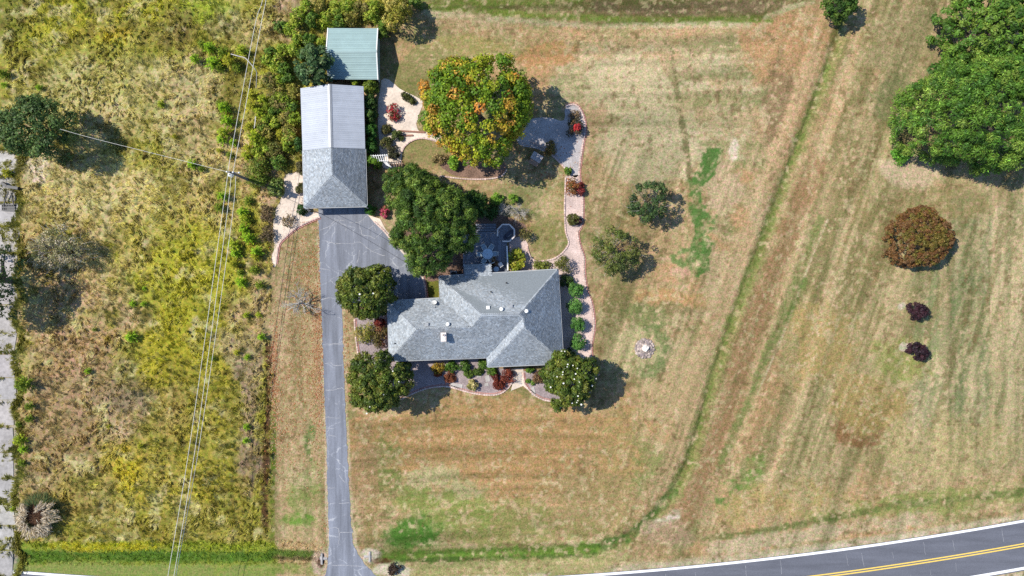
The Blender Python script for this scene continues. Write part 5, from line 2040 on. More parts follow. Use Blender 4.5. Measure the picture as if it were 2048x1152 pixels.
tree('red_dome_tree', 'dense round red-brown tree on the right lawn', 'tree', 1838, 476, 67, 61, .15, 2.0, 4.6, 700, .27, 34000, .22, .1, None, 225, colfn=redcols, trunk_r=.2, zfork=.6, lobes=.1, jit=.26, side=.35, rot=.4)
for i, (px, py, lab) in enumerate(((1834, 622, 'dark purple small tree below the red dome tree, upper of two'), (1836, 703, 'dark purple small tree on the right lawn, lower of two'))):
    tree('purple_tree', lab, 'tree', px, py, 24, 18, .3, 1.2, 2.5, 44, .28, 2300, .3, .1, [(60, 40, 52), (48, 34, 46), (72, 46, 56)], 126 + i, style='spray', trunk_r=.07, zfork=.4, lobes=.2, group='purple trees on the right lawn', rot=-.45, jit=.2)
for i, (px, py, rx_, ry_, n, lab) in enumerate(((1298, 402, 42, 44, 5000, 'sparse dark green tree with grey dead twigs on the east lawn, upper of two'), (1230, 500, 54, 50, 5200, 'larger sparse olive tree with grey dead twigs near the gravel border'))):
    root, C0, cr = tree('sparse_tree', lab, 'tree', px, py, rx_, ry_, .9, 3.0, 5.6, 84 if i else 62, .42, n, .24, .11, [(96, 116, 52), (78, 98, 48), (112, 124, 58)] if i else [(70, 100, 56), (58, 84, 50), (84, 110, 60)], 131 + i, trunk_r=.12, lobes=.2, jit=.3, nl=14)
    rg2 = np.random.default_rng(300 + i)
    mb = MB()
    for k in range(90):
        s = C0[rg2.integers(len(C0))] * rg2.uniform(.3, .9)
        d = nrm(np.array([s[0], s[1], 1.0]) + rg2.normal(0, .8, 3))
        mb.tube([s, s + d * .7 + rg2.normal(0, .1, 3), s + d * rg2.uniform(1.0, 1.8) + rg2.normal(0, .2, 3)], [.022, .016, .008], 3, cap=False)
    mb.build('dead_twigs', M['palewood'], root, base=(0, 0, 0))['kind'] = 'stuff'
tree('roadside_tree', 'dark green tree at the top edge beside the ditch track', 'tree', 1678, 12, 38, 30, .6, 2.4, 4.6, 60, .45, 3400, .34, .18, [(74, 108, 42), (62, 94, 38), (90, 118, 46)], 134, trunk_r=.14, lobes=.2)
# left side trees
tree('field_tree', 'big dark tree at the left edge above the rubble', 'tree', 66, 258, 76, 62, 1.0, 5.0, 8.0, 150, .65, 11000, .34, .16, [(96, 126, 66), (82, 112, 58), (110, 134, 72), (70, 98, 50)], 141, trunk_r=.3, lobes=.25, jit=.3)
tree('field_tree', 'tree leaning in from beyond the left edge over the blue-shaded slabs', 'tree', -50, 560, 66, 90, 1.5, 6.0, 10.0, 120, .8, 7600, .36, .18, [(92, 118, 66), (78, 104, 58)], 142, trunk_r=.35, lobes=.2)
root, C0, cr = tree('grey_tree', 'sparse pale grey tree with few leaves in the left field', 'tree', 118, 498, 60, 42, .4, 2.4, 4.2, 120, .42, 5600, .19, .1, [(170, 166, 124), (138, 142, 92), (196, 190, 164), (116, 126, 74), (150, 150, 110)], 143, trunk_r=.13, lobes=.25, jit=.35, nl=20)
rg2 = np.random.default_rng(310)
mb = MB()
for k in range(240):
    s = C0[rg2.integers(len(C0))] * rg2.uniform(.2, .95)
    d = nrm(np.array([s[0], s[1], 1.2]) + rg2.normal(0, .7, 3))
    mb.tube([s, s + d * .7 + rg2.normal(0, .12, 3), s + d * rg2.uniform(1.0, 1.9) + rg2.normal(0, .25, 3)], [.025, .018, .008], 3, cap=False)
mb.build('bare_twigs', M['palewood'], root, base=(0, 0, 0))['kind'] = 'stuff'
twig_tree('bare_tree', 'leafless pale small tree on the strip beside the driveway', 592, 604, 36, 3.0, 144, n1=15, cat='tree', r0=.09, depth=3, lean=(-.6, .2), spread=1.0)

# ------------------------------------------------------------------ garden shrubs
GR = [(96, 134, 48), (78, 118, 42), (114, 148, 56)]
DG = [(66, 96, 44), (54, 82, 40), (80, 106, 50)]
YG = [(146, 158, 46), (120, 140, 40), (168, 172, 60)]
GOLD = [(160, 136, 40), (176, 146, 52), (140, 126, 40)]
RED = [(130, 62, 48), (112, 52, 44), (150, 82, 60)]
BR = [(120, 96, 66), (98, 84, 54), (138, 108, 78)]
for i, (px, py, lab) in enumerate(((1151, 580, 'topmost of four clipped round shrubs along the east wall'), (1150, 612, 'second from the top of four clipped round shrubs along the east wall'), (1155, 648, 'third from the top of four clipped round shrubs along the east wall'), (1157, 684, 'lowest of four clipped round shrubs along the east wall'))):
    shrub('round_shrub', lab, px, py, 17, 2.1, [(96, 150, 70), (82, 134, 60), (112, 164, 78)], 400 + i, L=.22, Wd=.09, nlf=1500, ncl=40, group='clipped round shrubs along the east wall', lobes=.04, style='spray')
S_ = [('olive_shrub', 'tall olive shrub at the north-east corner of the house', 1128, 530, 20, 2.2, [(110, 118, 54), (94, 104, 48), (128, 130, 62)], {}),
      ('low_shrub', 'low yellow-green shrub against the back eave', 1084, 532, 22, 1.2, [(134, 146, 60), (112, 128, 52)], {'rpy': 11}),
      ('leafy_shrub', 'bright yellow-green leafy shrub right of the white deck rail', 1032, 519, 19, 2.0, YG, {'L': .3, 'Wd': .2, 'rpy': 24}),
      ('dark_shrub', 'dark shrub tucked at the north-east wall above the round shrubs', 1133, 562, 15, 1.6, DG, {}),
      ('dark_shrub', 'dark shrub between the lowest round shrub and the right magnolia', 1140, 706, 14, 1.5, DG, {}),
      ('golden_shrub', 'golden brown clipped shrub first in the front row', 876, 736, 14, 1.1, GOLD, {}),
      ('clipped_shrub', 'green clipped shrub second in the front row', 902, 734, 13.5, 1.1, [(96, 134, 46), (80, 118, 40)], {}),
      ('clipped_shrub', 'green clipped shrub third in the front row', 928, 732, 13, 1.1, [(92, 130, 46), (78, 114, 40)], {}),
      ('clipped_shrub', 'green clipped shrub half under the front porch eave', 966, 727, 11, 1.0, [(98, 134, 48), (82, 118, 42)], {}),
      ('clipped_shrub', 'green clipped shrub below the porch roof corner', 984, 741, 12, 1.0, [(104, 138, 44), (86, 120, 40)], {}),
      ('low_shrub', 'low green spreading shrub, left of two in the front bed', 938, 748, 11, .7, [(92, 118, 44), (80, 106, 42)], {'rpy': 8}),
      ('low_shrub', 'low green spreading shrub, right of two in the front bed', 957, 743, 11, .7, [(88, 116, 44), (76, 102, 42)], {'rpy': 9}),
      ('brown_shrub', 'low red-brown shrub below the golden clipped shrub', 900, 755, 13, .9, [(150, 92, 62), (128, 78, 54)], {}),
      ('red_barberry', 'small rust shrub at the corner of the shaded front bed', 876, 746, 8, .6, [(150, 80, 48), (130, 66, 44)], {}),
      ('red_barberry', 'large dark red barberry left of the front walk', 1016, 752, 17, 1.3, RED, {'rpy': 15}),
      ('red_barberry', 'dark red barberry below the large one at the edging', 998, 769, 15, 1.1, [(116, 54, 40), (132, 66, 48)], {'rpy': 12}),
      ('red_barberry', 'small dark red barberry beside the porch roof corner shrub', 990, 752, 9, .8, [(112, 56, 46), (96, 48, 40)], {}),
      ('variegated_shrub', 'pale cream variegated shrub in the middle of the front bed', 945, 770, 12, 1.0, [(206, 198, 140), (180, 176, 110), (140, 140, 80)], {'L': .26, 'Wd': .12}),
      ('brown_shrub', 'dull brown shrub left of the right magnolia', 1076, 755, 13, 1.0, BR, {}),
      ('low_shrub', 'small green shrub against the front wall right of the walk', 1060, 741, 10, .8, GR, {'rpy': 5}),
      ('low_shrub', 'tiny green plant in the gravel right of the walk', 1056, 762, 5, .4, GR, {'nlf': 250}),
      ('low_shrub', 'tiny green plant beside the tiny one right of the walk', 1066, 766, 5, .4, GR, {'nlf': 250}),
      ('mixed_shrub', 'yellow-green shrub west of the house under the magnolia', 730, 664, 22, 2.2, [(150, 156, 62), (126, 138, 56), (168, 160, 80)], {'rpy': 24, 'nlf': 1500}),
      ('mixed_shrub', 'brownish shrub with reddish tips against the west wall', 760, 672, 19, 2.0, [(124, 108, 64), (104, 100, 54), (140, 96, 70)], {'rpy': 26, 'nlf': 1400}),
      ('red_tip_shrub', 'small red-leaved shrub between magnolia and west wall', 759, 646, 11, 1.9, [(146, 62, 52), (120, 50, 46)], {}),
      ('azalea', 'red flowering shrub in the middle of the sandy path', 787, 224, 16, 1.4, [(110, 92, 50), (90, 84, 46), (176, 50, 62), (190, 56, 70)], {'rpy': 19}),
      ('dark_shrub', 'olive-brown shrub at the top of the cluster beside the sandy path', 773, 258, 11, 1.0, [(90, 92, 50), (74, 78, 44)], {}),
      ('dark_shrub', 'green shrub to the right in the cluster beside the sandy path', 795, 271, 13, 1.2, [(100, 116, 56), (82, 100, 50)], {'rpy': 10}),
      ('dark_shrub', 'olive shrub in the middle of the cluster beside the sandy path', 772, 286, 13, 1.3, [(86, 96, 50), (102, 104, 60)], {}),
      ('dark_shrub', 'shadowy shrub at the bottom of the cluster above the arbour', 787, 305, 14, 1.2, [(62, 62, 50), (76, 80, 54)], {'rpy': 15}),
      ('low_hedge', 'short dark hedge slanting along the sandy path edge', 815, 196, 20, .9, [(84, 92, 46), (100, 110, 50), (66, 74, 40)], {'rpy': 7, 'rot': -.62, 'lobes': .02}),
      ('vine', 'bright green vine tumbling over the arbour onto the garage roof', 746, 325, 19, 2.7, [(120, 160, 46), (104, 146, 42)], {'rpy': 12, 'nlf': 1300}),
      ('round_bush', 'bright green bush at the right front corner of the garage', 741, 418, 12, 1.4, [(84, 142, 50), (72, 126, 44)], {}),
      ('pink_azalea', 'pink flowering bush beside the driveway under the big tree', 769, 425, 10, 1.0, [(206, 96, 120), (186, 80, 110), (120, 110, 60)], {'rpy': 14}),
      ('round_bush', 'dark green bush at the left front corner of the garage', 604, 419, 12, 1.4, [(62, 100, 42), (50, 86, 38)], {}),
      ('red_shrub', 'dark shrub with a red side in the maple gravel by the edging', 1150, 256, 18, 1.6, [(84, 82, 48), (66, 66, 44), (110, 88, 60)], {'rpy': 22}),
      ('red_shrub', 'small bright red bush at the pink edging right of the maple', 1155, 256, 8, 2.1, [(196, 60, 66), (176, 54, 60)], {}),
      ('brown_shrub', 'wispy brown shrub at the top of the gravel patch', 1150, 232, 13, .8, [(150, 128, 96), (128, 112, 80)], {'nlf': 350}),
      ('golden_shrub', 'ochre shrub in the shaded gravel above the wooden hutch', 1101, 296, 13, 1.5, [(130, 112, 54), (104, 100, 48), (150, 120, 60)], {'rpy': 18}),
      ('low_shrub', 'small green shrub at the foot of the shaded gravel patch', 1136, 342, 8, .8, GR, {}),
      ('orange_shrub', 'orange-brown shrub in the east border', 1146, 372, 16, 1.6, [(164, 106, 60), (146, 94, 54), (120, 100, 52)], {'rpy': 20}),
      ('red_shrub', 'crimson shrub right of the orange-brown one in the east border', 1160, 378, 9, 1.2, [(150, 60, 60), (130, 56, 54)], {'rpy': 15}),
      ('olive_shrub', 'olive shrub in the middle of the east border', 1146, 438, 13, 1.6, [(112, 116, 56), (92, 98, 50)], {}),
      ('low_shrub', 'brownish low plant in the gravel beside the east border bend', 1156, 442, 8, .8, [(120, 84, 84), (104, 76, 74)], {}),
      ('bright_shrub', 'lime green shrub left of the two dead shrubs', 994, 398, 17, 1.5, [(132, 176, 58), (112, 158, 50)], {'rpy': 12}),
      ('bright_shrub', 'lime green shrub behind the right dead shrub', 1026, 398, 10, 1.4, [(126, 166, 56), (108, 150, 50)], {}),
      ('dark_shrub', 'dark green shrub below the lime one near the deck steps', 982, 424, 14, 1.4, [(72, 112, 44), (60, 96, 40)], {'rpy': 18}),
      ('bright_shrub', 'bright leafy shrub at the foot of the maple', 909, 324, 12, 1.6, [(140, 186, 56), (118, 166, 50)], {'rpy': 15, 'L': .28, 'Wd': .18}),
      ('olive_shrub', 'grey-brown wispy shrub on the small lawn below the maple', 880, 318, 20, 1.2, [(168, 150, 108), (150, 136, 92), (130, 120, 74)], {'nlf': 500, 'rpy': 12}),
      ('olive_shrub', 'thin olive sapling right of the deck octagon', 1048, 468, 12, 2.2, [(112, 108, 58), (96, 98, 52)], {'nlf': 380, 'rpy': 15}),
      ('potted_plant', 'dry brown plant on the deck beside the patio table', 988, 524, 9, 1.5, [(130, 104, 70), (160, 132, 96)], {'nlf': 350, 'rpy': 11}),
      ('round_bush', 'small bright green bush below the huge right tree', 1804, 309, 19, 1.6, [(104, 164, 50), (88, 146, 44)], {'L': .26, 'Wd': .16}),
      ('dark_shrub', 'dark brown shrub on the sandy patch at the bottom by the road', 790, 1139, 15, 1.1, [(66, 50, 44), (50, 40, 38), (90, 74, 60)], {'rpy': 14}),
      ('sand_shrub', 'pale sparse shrub on the sandy yard west of the garage', 577, 443, 15, 1.1, [(146, 128, 90), (120, 108, 74)], {'nlf': 330}),
      ('sand_shrub', 'brownish brush on the edge of the sandy yard', 536, 428, 16, 1.2, [(120, 104, 80), (104, 92, 66)], {'nlf': 600, 'rpy': 20}),
      ('sand_shrub', 'brown brush below on the sandy yard edge by the edging end', 534, 470, 16, 1.2, [(112, 98, 78), (98, 88, 64)], {'nlf': 600, 'rpy': 18}),
      ('dark_shrub', 'dark green shrub against the west wall of the metal roofed garage', 598, 288, 11, 2.0, [(70, 112, 46), (58, 96, 42)], {'rpy': 20}),
      ('sand_shrub', 'dull shrub at the seam of the garage west wall', 601, 335, 9, 1.2, [(116, 112, 74), (96, 96, 60)], {'rpy': 16}),
      ('sand_shrub', 'small dull shrub at the west wall of the shingled garage part', 600, 378, 9, 1.1, [(110, 112, 66), (92, 98, 58)], {'rpy': 12}),
      ('leafy_bush', 'light green leafy bush on the top of the sandy yard', 553, 374, 20, 1.6, [(132, 152, 76), (112, 136, 64)], {'L': .28, 'Wd': .16})]
for i, (nm, lab, px, py, r, h, cl, kw) in enumerate(S_):
    shrub(nm, lab, px, py, r, h, cl, 500 + i, **kw)
for i, (y, c) in enumerate(((176, [(120, 142, 48), (104, 128, 44)]), (205, [(72, 104, 40), (60, 90, 36)]), (232, [(88, 120, 48), (70, 104, 42)]), (262, [(76, 128, 46), (64, 112, 42)]), (292, [(84, 134, 50), (66, 112, 44)]))):
    shrub('hedge_shrub', ['topmost yellow-green', 'second, darkest', 'middle', 'fourth', 'lowest'][i] + ' shrub of the row along the east wall of the garage', 741, y, 13, 2.3, c, 560 + i, rpy=18, nlf=1300, L=.3, Wd=.16, group='shrub row along the garage east wall')
for i, (px, py, r) in enumerate(((1005, 418, 15), (1036, 424, 21))):
    twig_tree('dead_shrub', ('left' if i == 0 else 'right, larger') + ' of two leafless grey shrubs above the deck octagon', px, py, r, 1.8, 580 + i, n1=20, group='dead shrubs by the deck', depth=3, r0=.05)
# pampas grass
rg2 = np.random.default_rng(600)
p = W(73, 1030, 1.0)
pam = empty('pampas_grass', (p[0], p[1], gz(p)), 'big pampas grass clump with a ring of cream plumes', 'grass clump')
n = 2600
a = rg2.uniform(0, 2 * np.pi, n)
rr = rg2.uniform(.3, 2.5, n)
C = np.stack([rr * np.cos(a), rr * np.sin(a), np.maximum(.15, 1.5 - rr * .5 + rg2.normal(0, .15, n))], 1)
T = np.stack([np.cos(a), np.sin(a), .5 - rr * .45], 1) + rg2.normal(0, .2, (n, 3))
Nn = nrm(np.stack([-np.cos(a) * .2, -np.sin(a) * .2, np.ones(n)], 1) + rg2.normal(0, .25, (n, 3)))
link('leaves', leafmesh('leaves', C, Nn, T, rg2.uniform(.8, 1.4, n), .05, np.clip(np.where((np.hypot(C[:, 0], C[:, 1]) < 1.15)[:, None], pal(rg2, [(96, 70, 56), (116, 88, 66)], n), pal(rg2, [(84, 112, 72), (100, 120, 76), (140, 130, 80)], n)) * LK, 0, 1), M['grass']), pam)
n = 260
a = rg2.uniform(2.2, 7.4, n)
rr = rg2.uniform(1.3, 2.5, n)
rr = np.where(np.sin(a - .3) > .4, rr * .85, rr)
for rep in range(1):
    k = 7
    a2 = np.repeat(a, k)
    r2 = np.repeat(rr, k) * (1 + .14 * np.sin(a2 + 2.2) + .06 * np.sin(3 * a2 + 1)) + rg2.normal(0, .16, n * k)
    C = np.stack([r2 * np.cos(a2), r2 * np.sin(a2), 1.75 - .25 * (r2 - 1.5) + rg2.normal(0, .2, n * k)], 1)
    T = np.stack([np.cos(a2) + .15, np.sin(a2) - .1, .0 * a2], 1) + rg2.normal(0, .4, (n * k, 3))
    Nn = nrm(np.array([0, 0, 1.0]) + rg2.normal(0, .55, (n * k, 3)))
    link('plumes', leafmesh('plumes', C, Nn, T, rg2.uniform(.4, .7, n * k), .08, np.clip(pal(rg2, [(226, 208, 178), (206, 184, 150), (236, 222, 198)], n * k) * LK, 0, 1), M['grass']), pam)

# ------------------------------------------------------------------ pine saplings: four kinds, copied
def pine_mesh(seed, cols):
    rng = np.random.default_rng(seed)
    C, T, Nn, cc = [], [], [], []
    for lev in range(7):
        z = .2 + lev * .2
        Rr = 1.0 - lev * .115
        nb_ = 7 - lev // 2
        for b in range(nb_):
            a = 2 * np.pi * b / nb_ + rng.normal(0, .25) + lev
            ln = Rr * rng.uniform(.65, 1.05)
            tone = np.exp(rng.normal(0, .18))
            for q in range(13):
                s = (q + 1) / 13 * ln
                base = np.array([s * math.cos(a), s * math.sin(a), z + s * .28])
                for _ in range(2):
                    d = nrm(np.array([math.cos(a), math.sin(a), .45]) + rng.normal(0, .55, 3))
                    C.append(base + d * .09)
                    T.append(d)
                    Nn.append(nrm(np.array([0, 0, 1.0]) + rng.normal(0, .6, 3)))
                    cc.append(lin(cols[rng.integers(len(cols))]) * LK * tone * np.exp(rng.normal(0, .2)))
    return leafmesh('needles', np.array(C), np.array(Nn), np.array(T), .27, .055, soft(np.array(cc) * np.array([1.95, 1.5, .95])), M['leaf'])


PCOL = [[(112, 166, 36), (92, 146, 34), (134, 180, 46)], [(126, 162, 44), (104, 146, 40), (146, 176, 52)], [(96, 134, 40), (80, 118, 36), (116, 146, 48)], [(140, 166, 50), (156, 170, 60), (118, 146, 44)]]
pmesh = [pine_mesh(700 + i, PCOL[i]) for i in range(4)]
mb = MB()
mb.tube([(0, 0, -.1), (0, 0, 1.7)], [.05, .015], 5)
_st = mb.build('trunk', M['bark'])
stem_mesh = _st.data
bpy.data.objects.remove(_st)
rg2 = np.random.default_rng(710)


def pine(px, py, rpx, kind, label, group=None):
    h = rpx / 16 * 1.5
    p = W(px, py, h * .5)
    o = empty('pine_sapling', (p[0], p[1], gz(p)), label, 'pine sapling', group)
    s = rpx / 16.0
    o.scale = (s, s * rg2.uniform(.9, 1.1), s * rg2.uniform(.9, 1.25))
    o.rotation_euler = (0, 0, rg2.uniform(0, 6.28))
    link('needles', pmesh[kind], o)
    link('trunk', stem_mesh, o)
    return o


ORD = ['second', 'third', 'fourth', 'fifth', 'sixth', 'seventh', 'eighth', 'ninth', 'tenth', 'eleventh', 'twelfth', 'thirteenth', 'fourteenth', 'fifteenth', 'sixteenth']


def ranked(lst, axis, noun, where):
    first, frm = (('topmost', 'from the top') if axis else ('leftmost', 'from the left'))
    order = sorted(range(len(lst)), key=lambda i: lst[i][axis])
    lab = {}
    for n_, i in enumerate(order):
        size = 'large' if lst[i][2] >= 16 else 'small' if lst[i][2] < 12 else 'mid-sized'
        lab[i] = '%s %s, %s %s' % (size, noun, first if n_ == 0 else ORD[n_ - 1] + ' ' + frm, where)
    return [lab[i] for i in range(len(lst))]


SOLO = [(265, 607, 10, 0, 'bright green pine sapling in the field, left of a close pair'), (288, 608, 8, 0, 'smaller right-hand sapling of the close pair in the field'), (289, 577, 6, 0, 'small pine sapling just above the close pair in the field'),
        (262, 674, 15, 0, 'bright green pine sapling beside the bare pinkish patch in the field'), (191, 659, 6, 2, 'tiny dark sapling left of the bare pinkish patch'), (177, 742, 9, 0, 'lone small pine sapling in the pinkish straw of the left field'),
        (50, 768, 22, 2, 'largest green pine bush at the right edge of the concrete track'), (62, 812, 12, 2, 'pine sapling below the largest bush by the concrete track'), (61, 837, 11, 2, 'pine sapling, second below the largest bush by the concrete track'), (37, 848, 8, 2, 'small pine sapling touching the edge of the concrete track'),
        (40, 880, 15, 1, 'pine sapling, upper of a touching pair by the concrete track'), (47, 898, 12, 0, 'pine sapling, lower of a touching pair by the concrete track'), (218, 853, 6, 3, 'tiny yellowish sapling in the lower left field'), (282, 891, 8, 3, 'yellowish sapling in the middle of the lower field'),
        (324, 209, 9, 1, 'pine sapling alone in the upper straw field'), (80, 176, 8, 0, 'small bright sapling above the big dark left tree'), (11, 171, 8, 0, 'small bright sapling at the left edge above the big dark tree'), (8, 148, 14, 2, 'dark sapling at the very left edge near the top'), (351, 273, 6, 3, 'tiny sapling in the field left of the pole'),
        (385, 329, 12, 0, 'pine sapling under the twisted wire, left of a pair'), (404, 338, 9, 2, 'pine sapling under the twisted wire, right of a pair'), (426, 717, 8, 2, 'low dark sapling under the power lines'), (475, 705, 8, 3, 'yellowish sapling right of the power lines beside the straw tuft'),
        (496, 714, 8, 0, 'small sapling below the straw tuft near the leaf litter'), (495, 853, 9, 0, 'bright sapling in the lower field, upper of two near its right edge'), (493, 880, 9, 0, 'bright sapling in the lower field, lower of two near its right edge'), (494, 630, 8, 1, 'small sapling left of the bare tree, left of two'),
        (517, 630, 8, 1, 'small sapling left of the bare tree, right of two'), (524, 673, 10, 0, 'bright sapling at the field edge below the bare tree'), (392, 119, 13, 0, 'bright sapling left of the upper brush clump'), (15, 345, 11, 3, 'yellow-green sapling on the broken concrete track'), (46, 925, 9, 2, 'small sapling beside the lower concrete slabs'), (26, 1018, 8, 1, 'green tuft plant beside the pampas grass at the concrete edge')]
for a in SOLO: pine(*a)
_l = [(421, 98, 15, 0), (446, 105, 17, 2), (425, 126, 19, 0), (460, 122, 17, 3), (484, 102, 15, 1), (405, 90, 11, 2), (440, 135, 12, 2), (474, 135, 12, 2)]
for (px, py, r, k), lb in zip(_l, ranked(_l, 0, 'pine sapling', 'in the clump left of the bent cable')):
    pine(px, py, r, k, lb, 'pines of the upper brush clump')
_l = [(449, 216, 17, 0), (440, 208, 12, 2), (456, 242, 16, 0), (449, 266, 16, 1), (444, 280, 13, 0), (467, 286, 11, 0), (460, 310, 10, 2), (440, 302, 8, 3)]
for (px, py, r, k), lb in zip(_l, ranked(_l, 1, 'pine sapling', 'in the column left of the power lines')):
    pine(px, py, r, k, lb, 'pines left of the power lines')
_l = [(505, 190, 15, 3), (505, 212, 16, 3), (520, 226, 15, 1), (500, 255, 14, 3), (512, 276, 20, 1), (501, 298, 16, 3), (495, 312, 13, 1), (525, 262, 14, 2), (528, 200, 14, 1), (536, 215, 13, 2), (545, 232, 14, 2), (530, 285, 15, 2), (552, 250, 14, 1), (563, 270, 13, 3)]
for (px, py, r, k), lb in zip(_l, ranked(_l, 1, 'pine sapling', 'in the brush between power lines and garage')):
    pine(px, py, r, k, lb, 'pines between power lines and garage')
_l = [(439, 416, 13, 2), (446, 393, 14, 0), (486, 424, 14, 0), (491, 438, 14, 1), (488, 458, 14, 0), (498, 476, 16, 0), (468, 491, 17, 1), (472, 506, 14, 0), (514, 503, 15, 0), (513, 512, 12, 3), (468, 528, 13, 3), (482, 564, 15, 0), (496, 402, 12, 2), (510, 540, 13, 2), (520, 570, 12, 2), (480, 545, 10, 2)]
for (px, py, r, k), lb in zip(_l, ranked(_l, 1, 'pine sapling', 'in the column left of the sandy yard')):
    pine(px, py, r, k, lb, 'pines left of the sandy yard')
# brush bushes of mixed leaf
BC = [[(156, 184, 54), (132, 164, 48), (172, 188, 68)], [(108, 148, 52), (84, 118, 44), (116, 144, 54)], [(160, 160, 70), (138, 142, 60), (176, 168, 88)], [(132, 134, 66), (150, 140, 82), (118, 126, 56)]]
_l = [(596, 36, 14, 0), (615, 17, 15, 0), (627, 41, 15, 1), (654, 39, 16, 0), (674, 20, 16, 0), (697, 12, 15, 0), (700, 36, 16, 2), (724, 19, 17, 3), (744, 39, 15, 0), (752, 14, 14, 0), (680, 45, 12, 1), (636, 14, 13, 2), (768, 52, 10, 1), (766, 66, 9, 1), (830, 8, 13, 1)]
_r = ranked(_l, 0, 'bush', 'in the brush north of the green shed')
for i, (px, py, r, k) in enumerate(_l):
    shrub('brush_bush', _r[i], px, py, r + 3, 2.0, BC[k], 800 + i, nlf=800, L=.28, Wd=.12, style='spray', group='brush north of the green shed')
_l = [(619, 83, 14, 1), (596, 78, 13, 0), (590, 99, 14, 0), (646, 87, 10, 0), (556, 128, 20, 0), (567, 138, 14, 1), (603, 108, 10, 1)]
_r = ranked(_l, 1, 'bush', 'in the brush left of the green shed')
for i, (px, py, r, k) in enumerate(_l):
    shrub('brush_bush', _r[i], px, py, r + 2, 2.0, BC[k], 820 + i, nlf=800, L=.28, Wd=.12, style='spray', group='brush left of the green shed')
_l = [(548, 178, 20, 3), (572, 186, 20, 2), (560, 206, 20, 3), (586, 214, 17, 1), (592, 240, 14, 0), (575, 236, 16, 3), (580, 262, 14, 2), (550, 300, 16, 3), (557, 326, 16, 1), (575, 160, 14, 1), (590, 180, 12, 2), (540, 160, 13, 3)]
_r = ranked(_l, 1, 'bush', 'in the brush west of the garage')
for i, (px, py, r, k) in enumerate(_l):
    shrub('brush_bush', _r[i], px, py, r + 2, 1.9, BC[k], 840 + i, nlf=700, L=.28, Wd=.12, group='brush west of the garage')
_bx = np.random.default_rng(77)
_l = []
for cx, cy, sx, sy, k_ in ((560, 110, 26, 26, 6), (572, 200, 20, 40, 9), (535, 250, 16, 40, 7), (580, 275, 14, 30, 6), (525, 310, 14, 16, 4), (600, 60, 24, 18, 5)):
    for _ in range(k_):
        _l.append((float(np.clip(_bx.normal(cx, sx * .6), 500, 598)), float(cy + _bx.normal(0, sy * .6)), int(_bx.integers(9, 15)), int(_bx.choice([0, 0, 1, 2]))))
_l.sort(key=lambda q: q[1])
for i, (px, py, r, k) in enumerate(_l):
    q = min([(math.hypot(px - a_, py - b_), n_) for a_, b_, n_ in ((600, 170, 'the metal roof corner'), (630, 132, 'the dark shed tree'), (500, 130, 'the bent pale cable'), (510, 246, 'the short cable'), (600, 300, 'the garage roof seam'), (513, 346, 'the round pole bush'), (600, 235, 'the garage west eave'), (600, 60, 'the shed brush'))])
    v_ = 'above' if py < {'the metal roof corner': 170, 'the dark shed tree': 132, 'the bent pale cable': 130, 'the short cable': 246, 'the garage roof seam': 300, 'the round pole bush': 346, 'the garage west eave': 235}.get(q[1], 60) else 'below'
    shrub('brush_bush', '%s bush, %s from top in loose brush, %s %s' % (['yellow-green', 'dark green', 'olive'][k], (['first'] + ORD + ['%dth' % m for m in range(17, 60)])[i], v_, q[1]), px, py, r + 2, 1.7, BC[k], 900 + i, nlf=520, L=.28, Wd=.12, style='spray', group='loose brush between power lines and garage')
shrub('round_bush', 'big round green bush just right of the utility pole', 513, 346, 30, 2.6, [(112, 136, 42), (96, 122, 38), (128, 146, 50)], 860, nlf=2600, ncl=60, L=.26, Wd=.1, style='spray')
for i, (px, py, r) in enumerate([(712, 165, 10), (738, 168, 14)]):
    shrub('brush_bush', ('left' if i == 0 else 'right') + ' green bush in the gap between garage and shed', px, py, r, 1.6, BC[0], 870 + i, nlf=600, L=.28, Wd=.12)

# ------------------------------------------------------------------ grass and leaf litter
rg2 = np.random.default_rng(900)


def blades(name, xy, nper, hgt, spread, wid, colors, label, lean=None, mat='grass'):
    n = len(xy)
    zz = gsample(xy[:, 0], xy[:, 1], GZ) - .03
    X = np.repeat(xy, nper, 0)
    Z = np.repeat(zz, nper)
    m = n * nper
    a = rg2.uniform(0, 2 * np.pi, m)
    hh = np.repeat(hgt, nper) * rg2.uniform(.5, 1.1, m)
    sp = np.repeat(spread, nper) * rg2.uniform(.3, 1.1, m)
    dx, dy = np.cos(a) * sp, np.sin(a) * sp
    if lean is not None:
        dx = dx + np.repeat(lean[:, 0], nper)
        dy = dy + np.repeat(lean[:, 1], nper)
    bx = X[:, 0] + rg2.normal(0, .06, m)
    by = X[:, 1] + rg2.normal(0, .06, m)
    L = np.hypot(dx, dy) + 1e-6
    px_, py_ = -dy / L * wid / 2, dx / L * wid / 2
    v0 = np.stack([bx - px_, by - py_, Z], 1)
    v1 = np.stack([bx + px_, by + py_, Z], 1)
    v2 = np.stack([bx + dx * .55 + px_ * .8, by + dy * .55 + py_ * .8, Z + hh * .85], 1)
    v3 = np.stack([bx + dx - px_ * .2, by + dy - py_ * .2, Z + hh], 1)
    V = np.stack([v0, v1, v2, v3], 1).reshape(-1, 3)
    col = np.repeat(np.repeat(colors * np.exp(rg2.normal(0, .15, (n, 1))), nper, 0) * np.exp(rg2.normal(0, .26, (m, 1))), 4, 0)
    o = link(name, mesh_np(name, V, np.arange(m * 4).reshape(-1, 4), M[mat], np.clip(col, .003, .9)))
    return tag(o, label, kind='stuff')


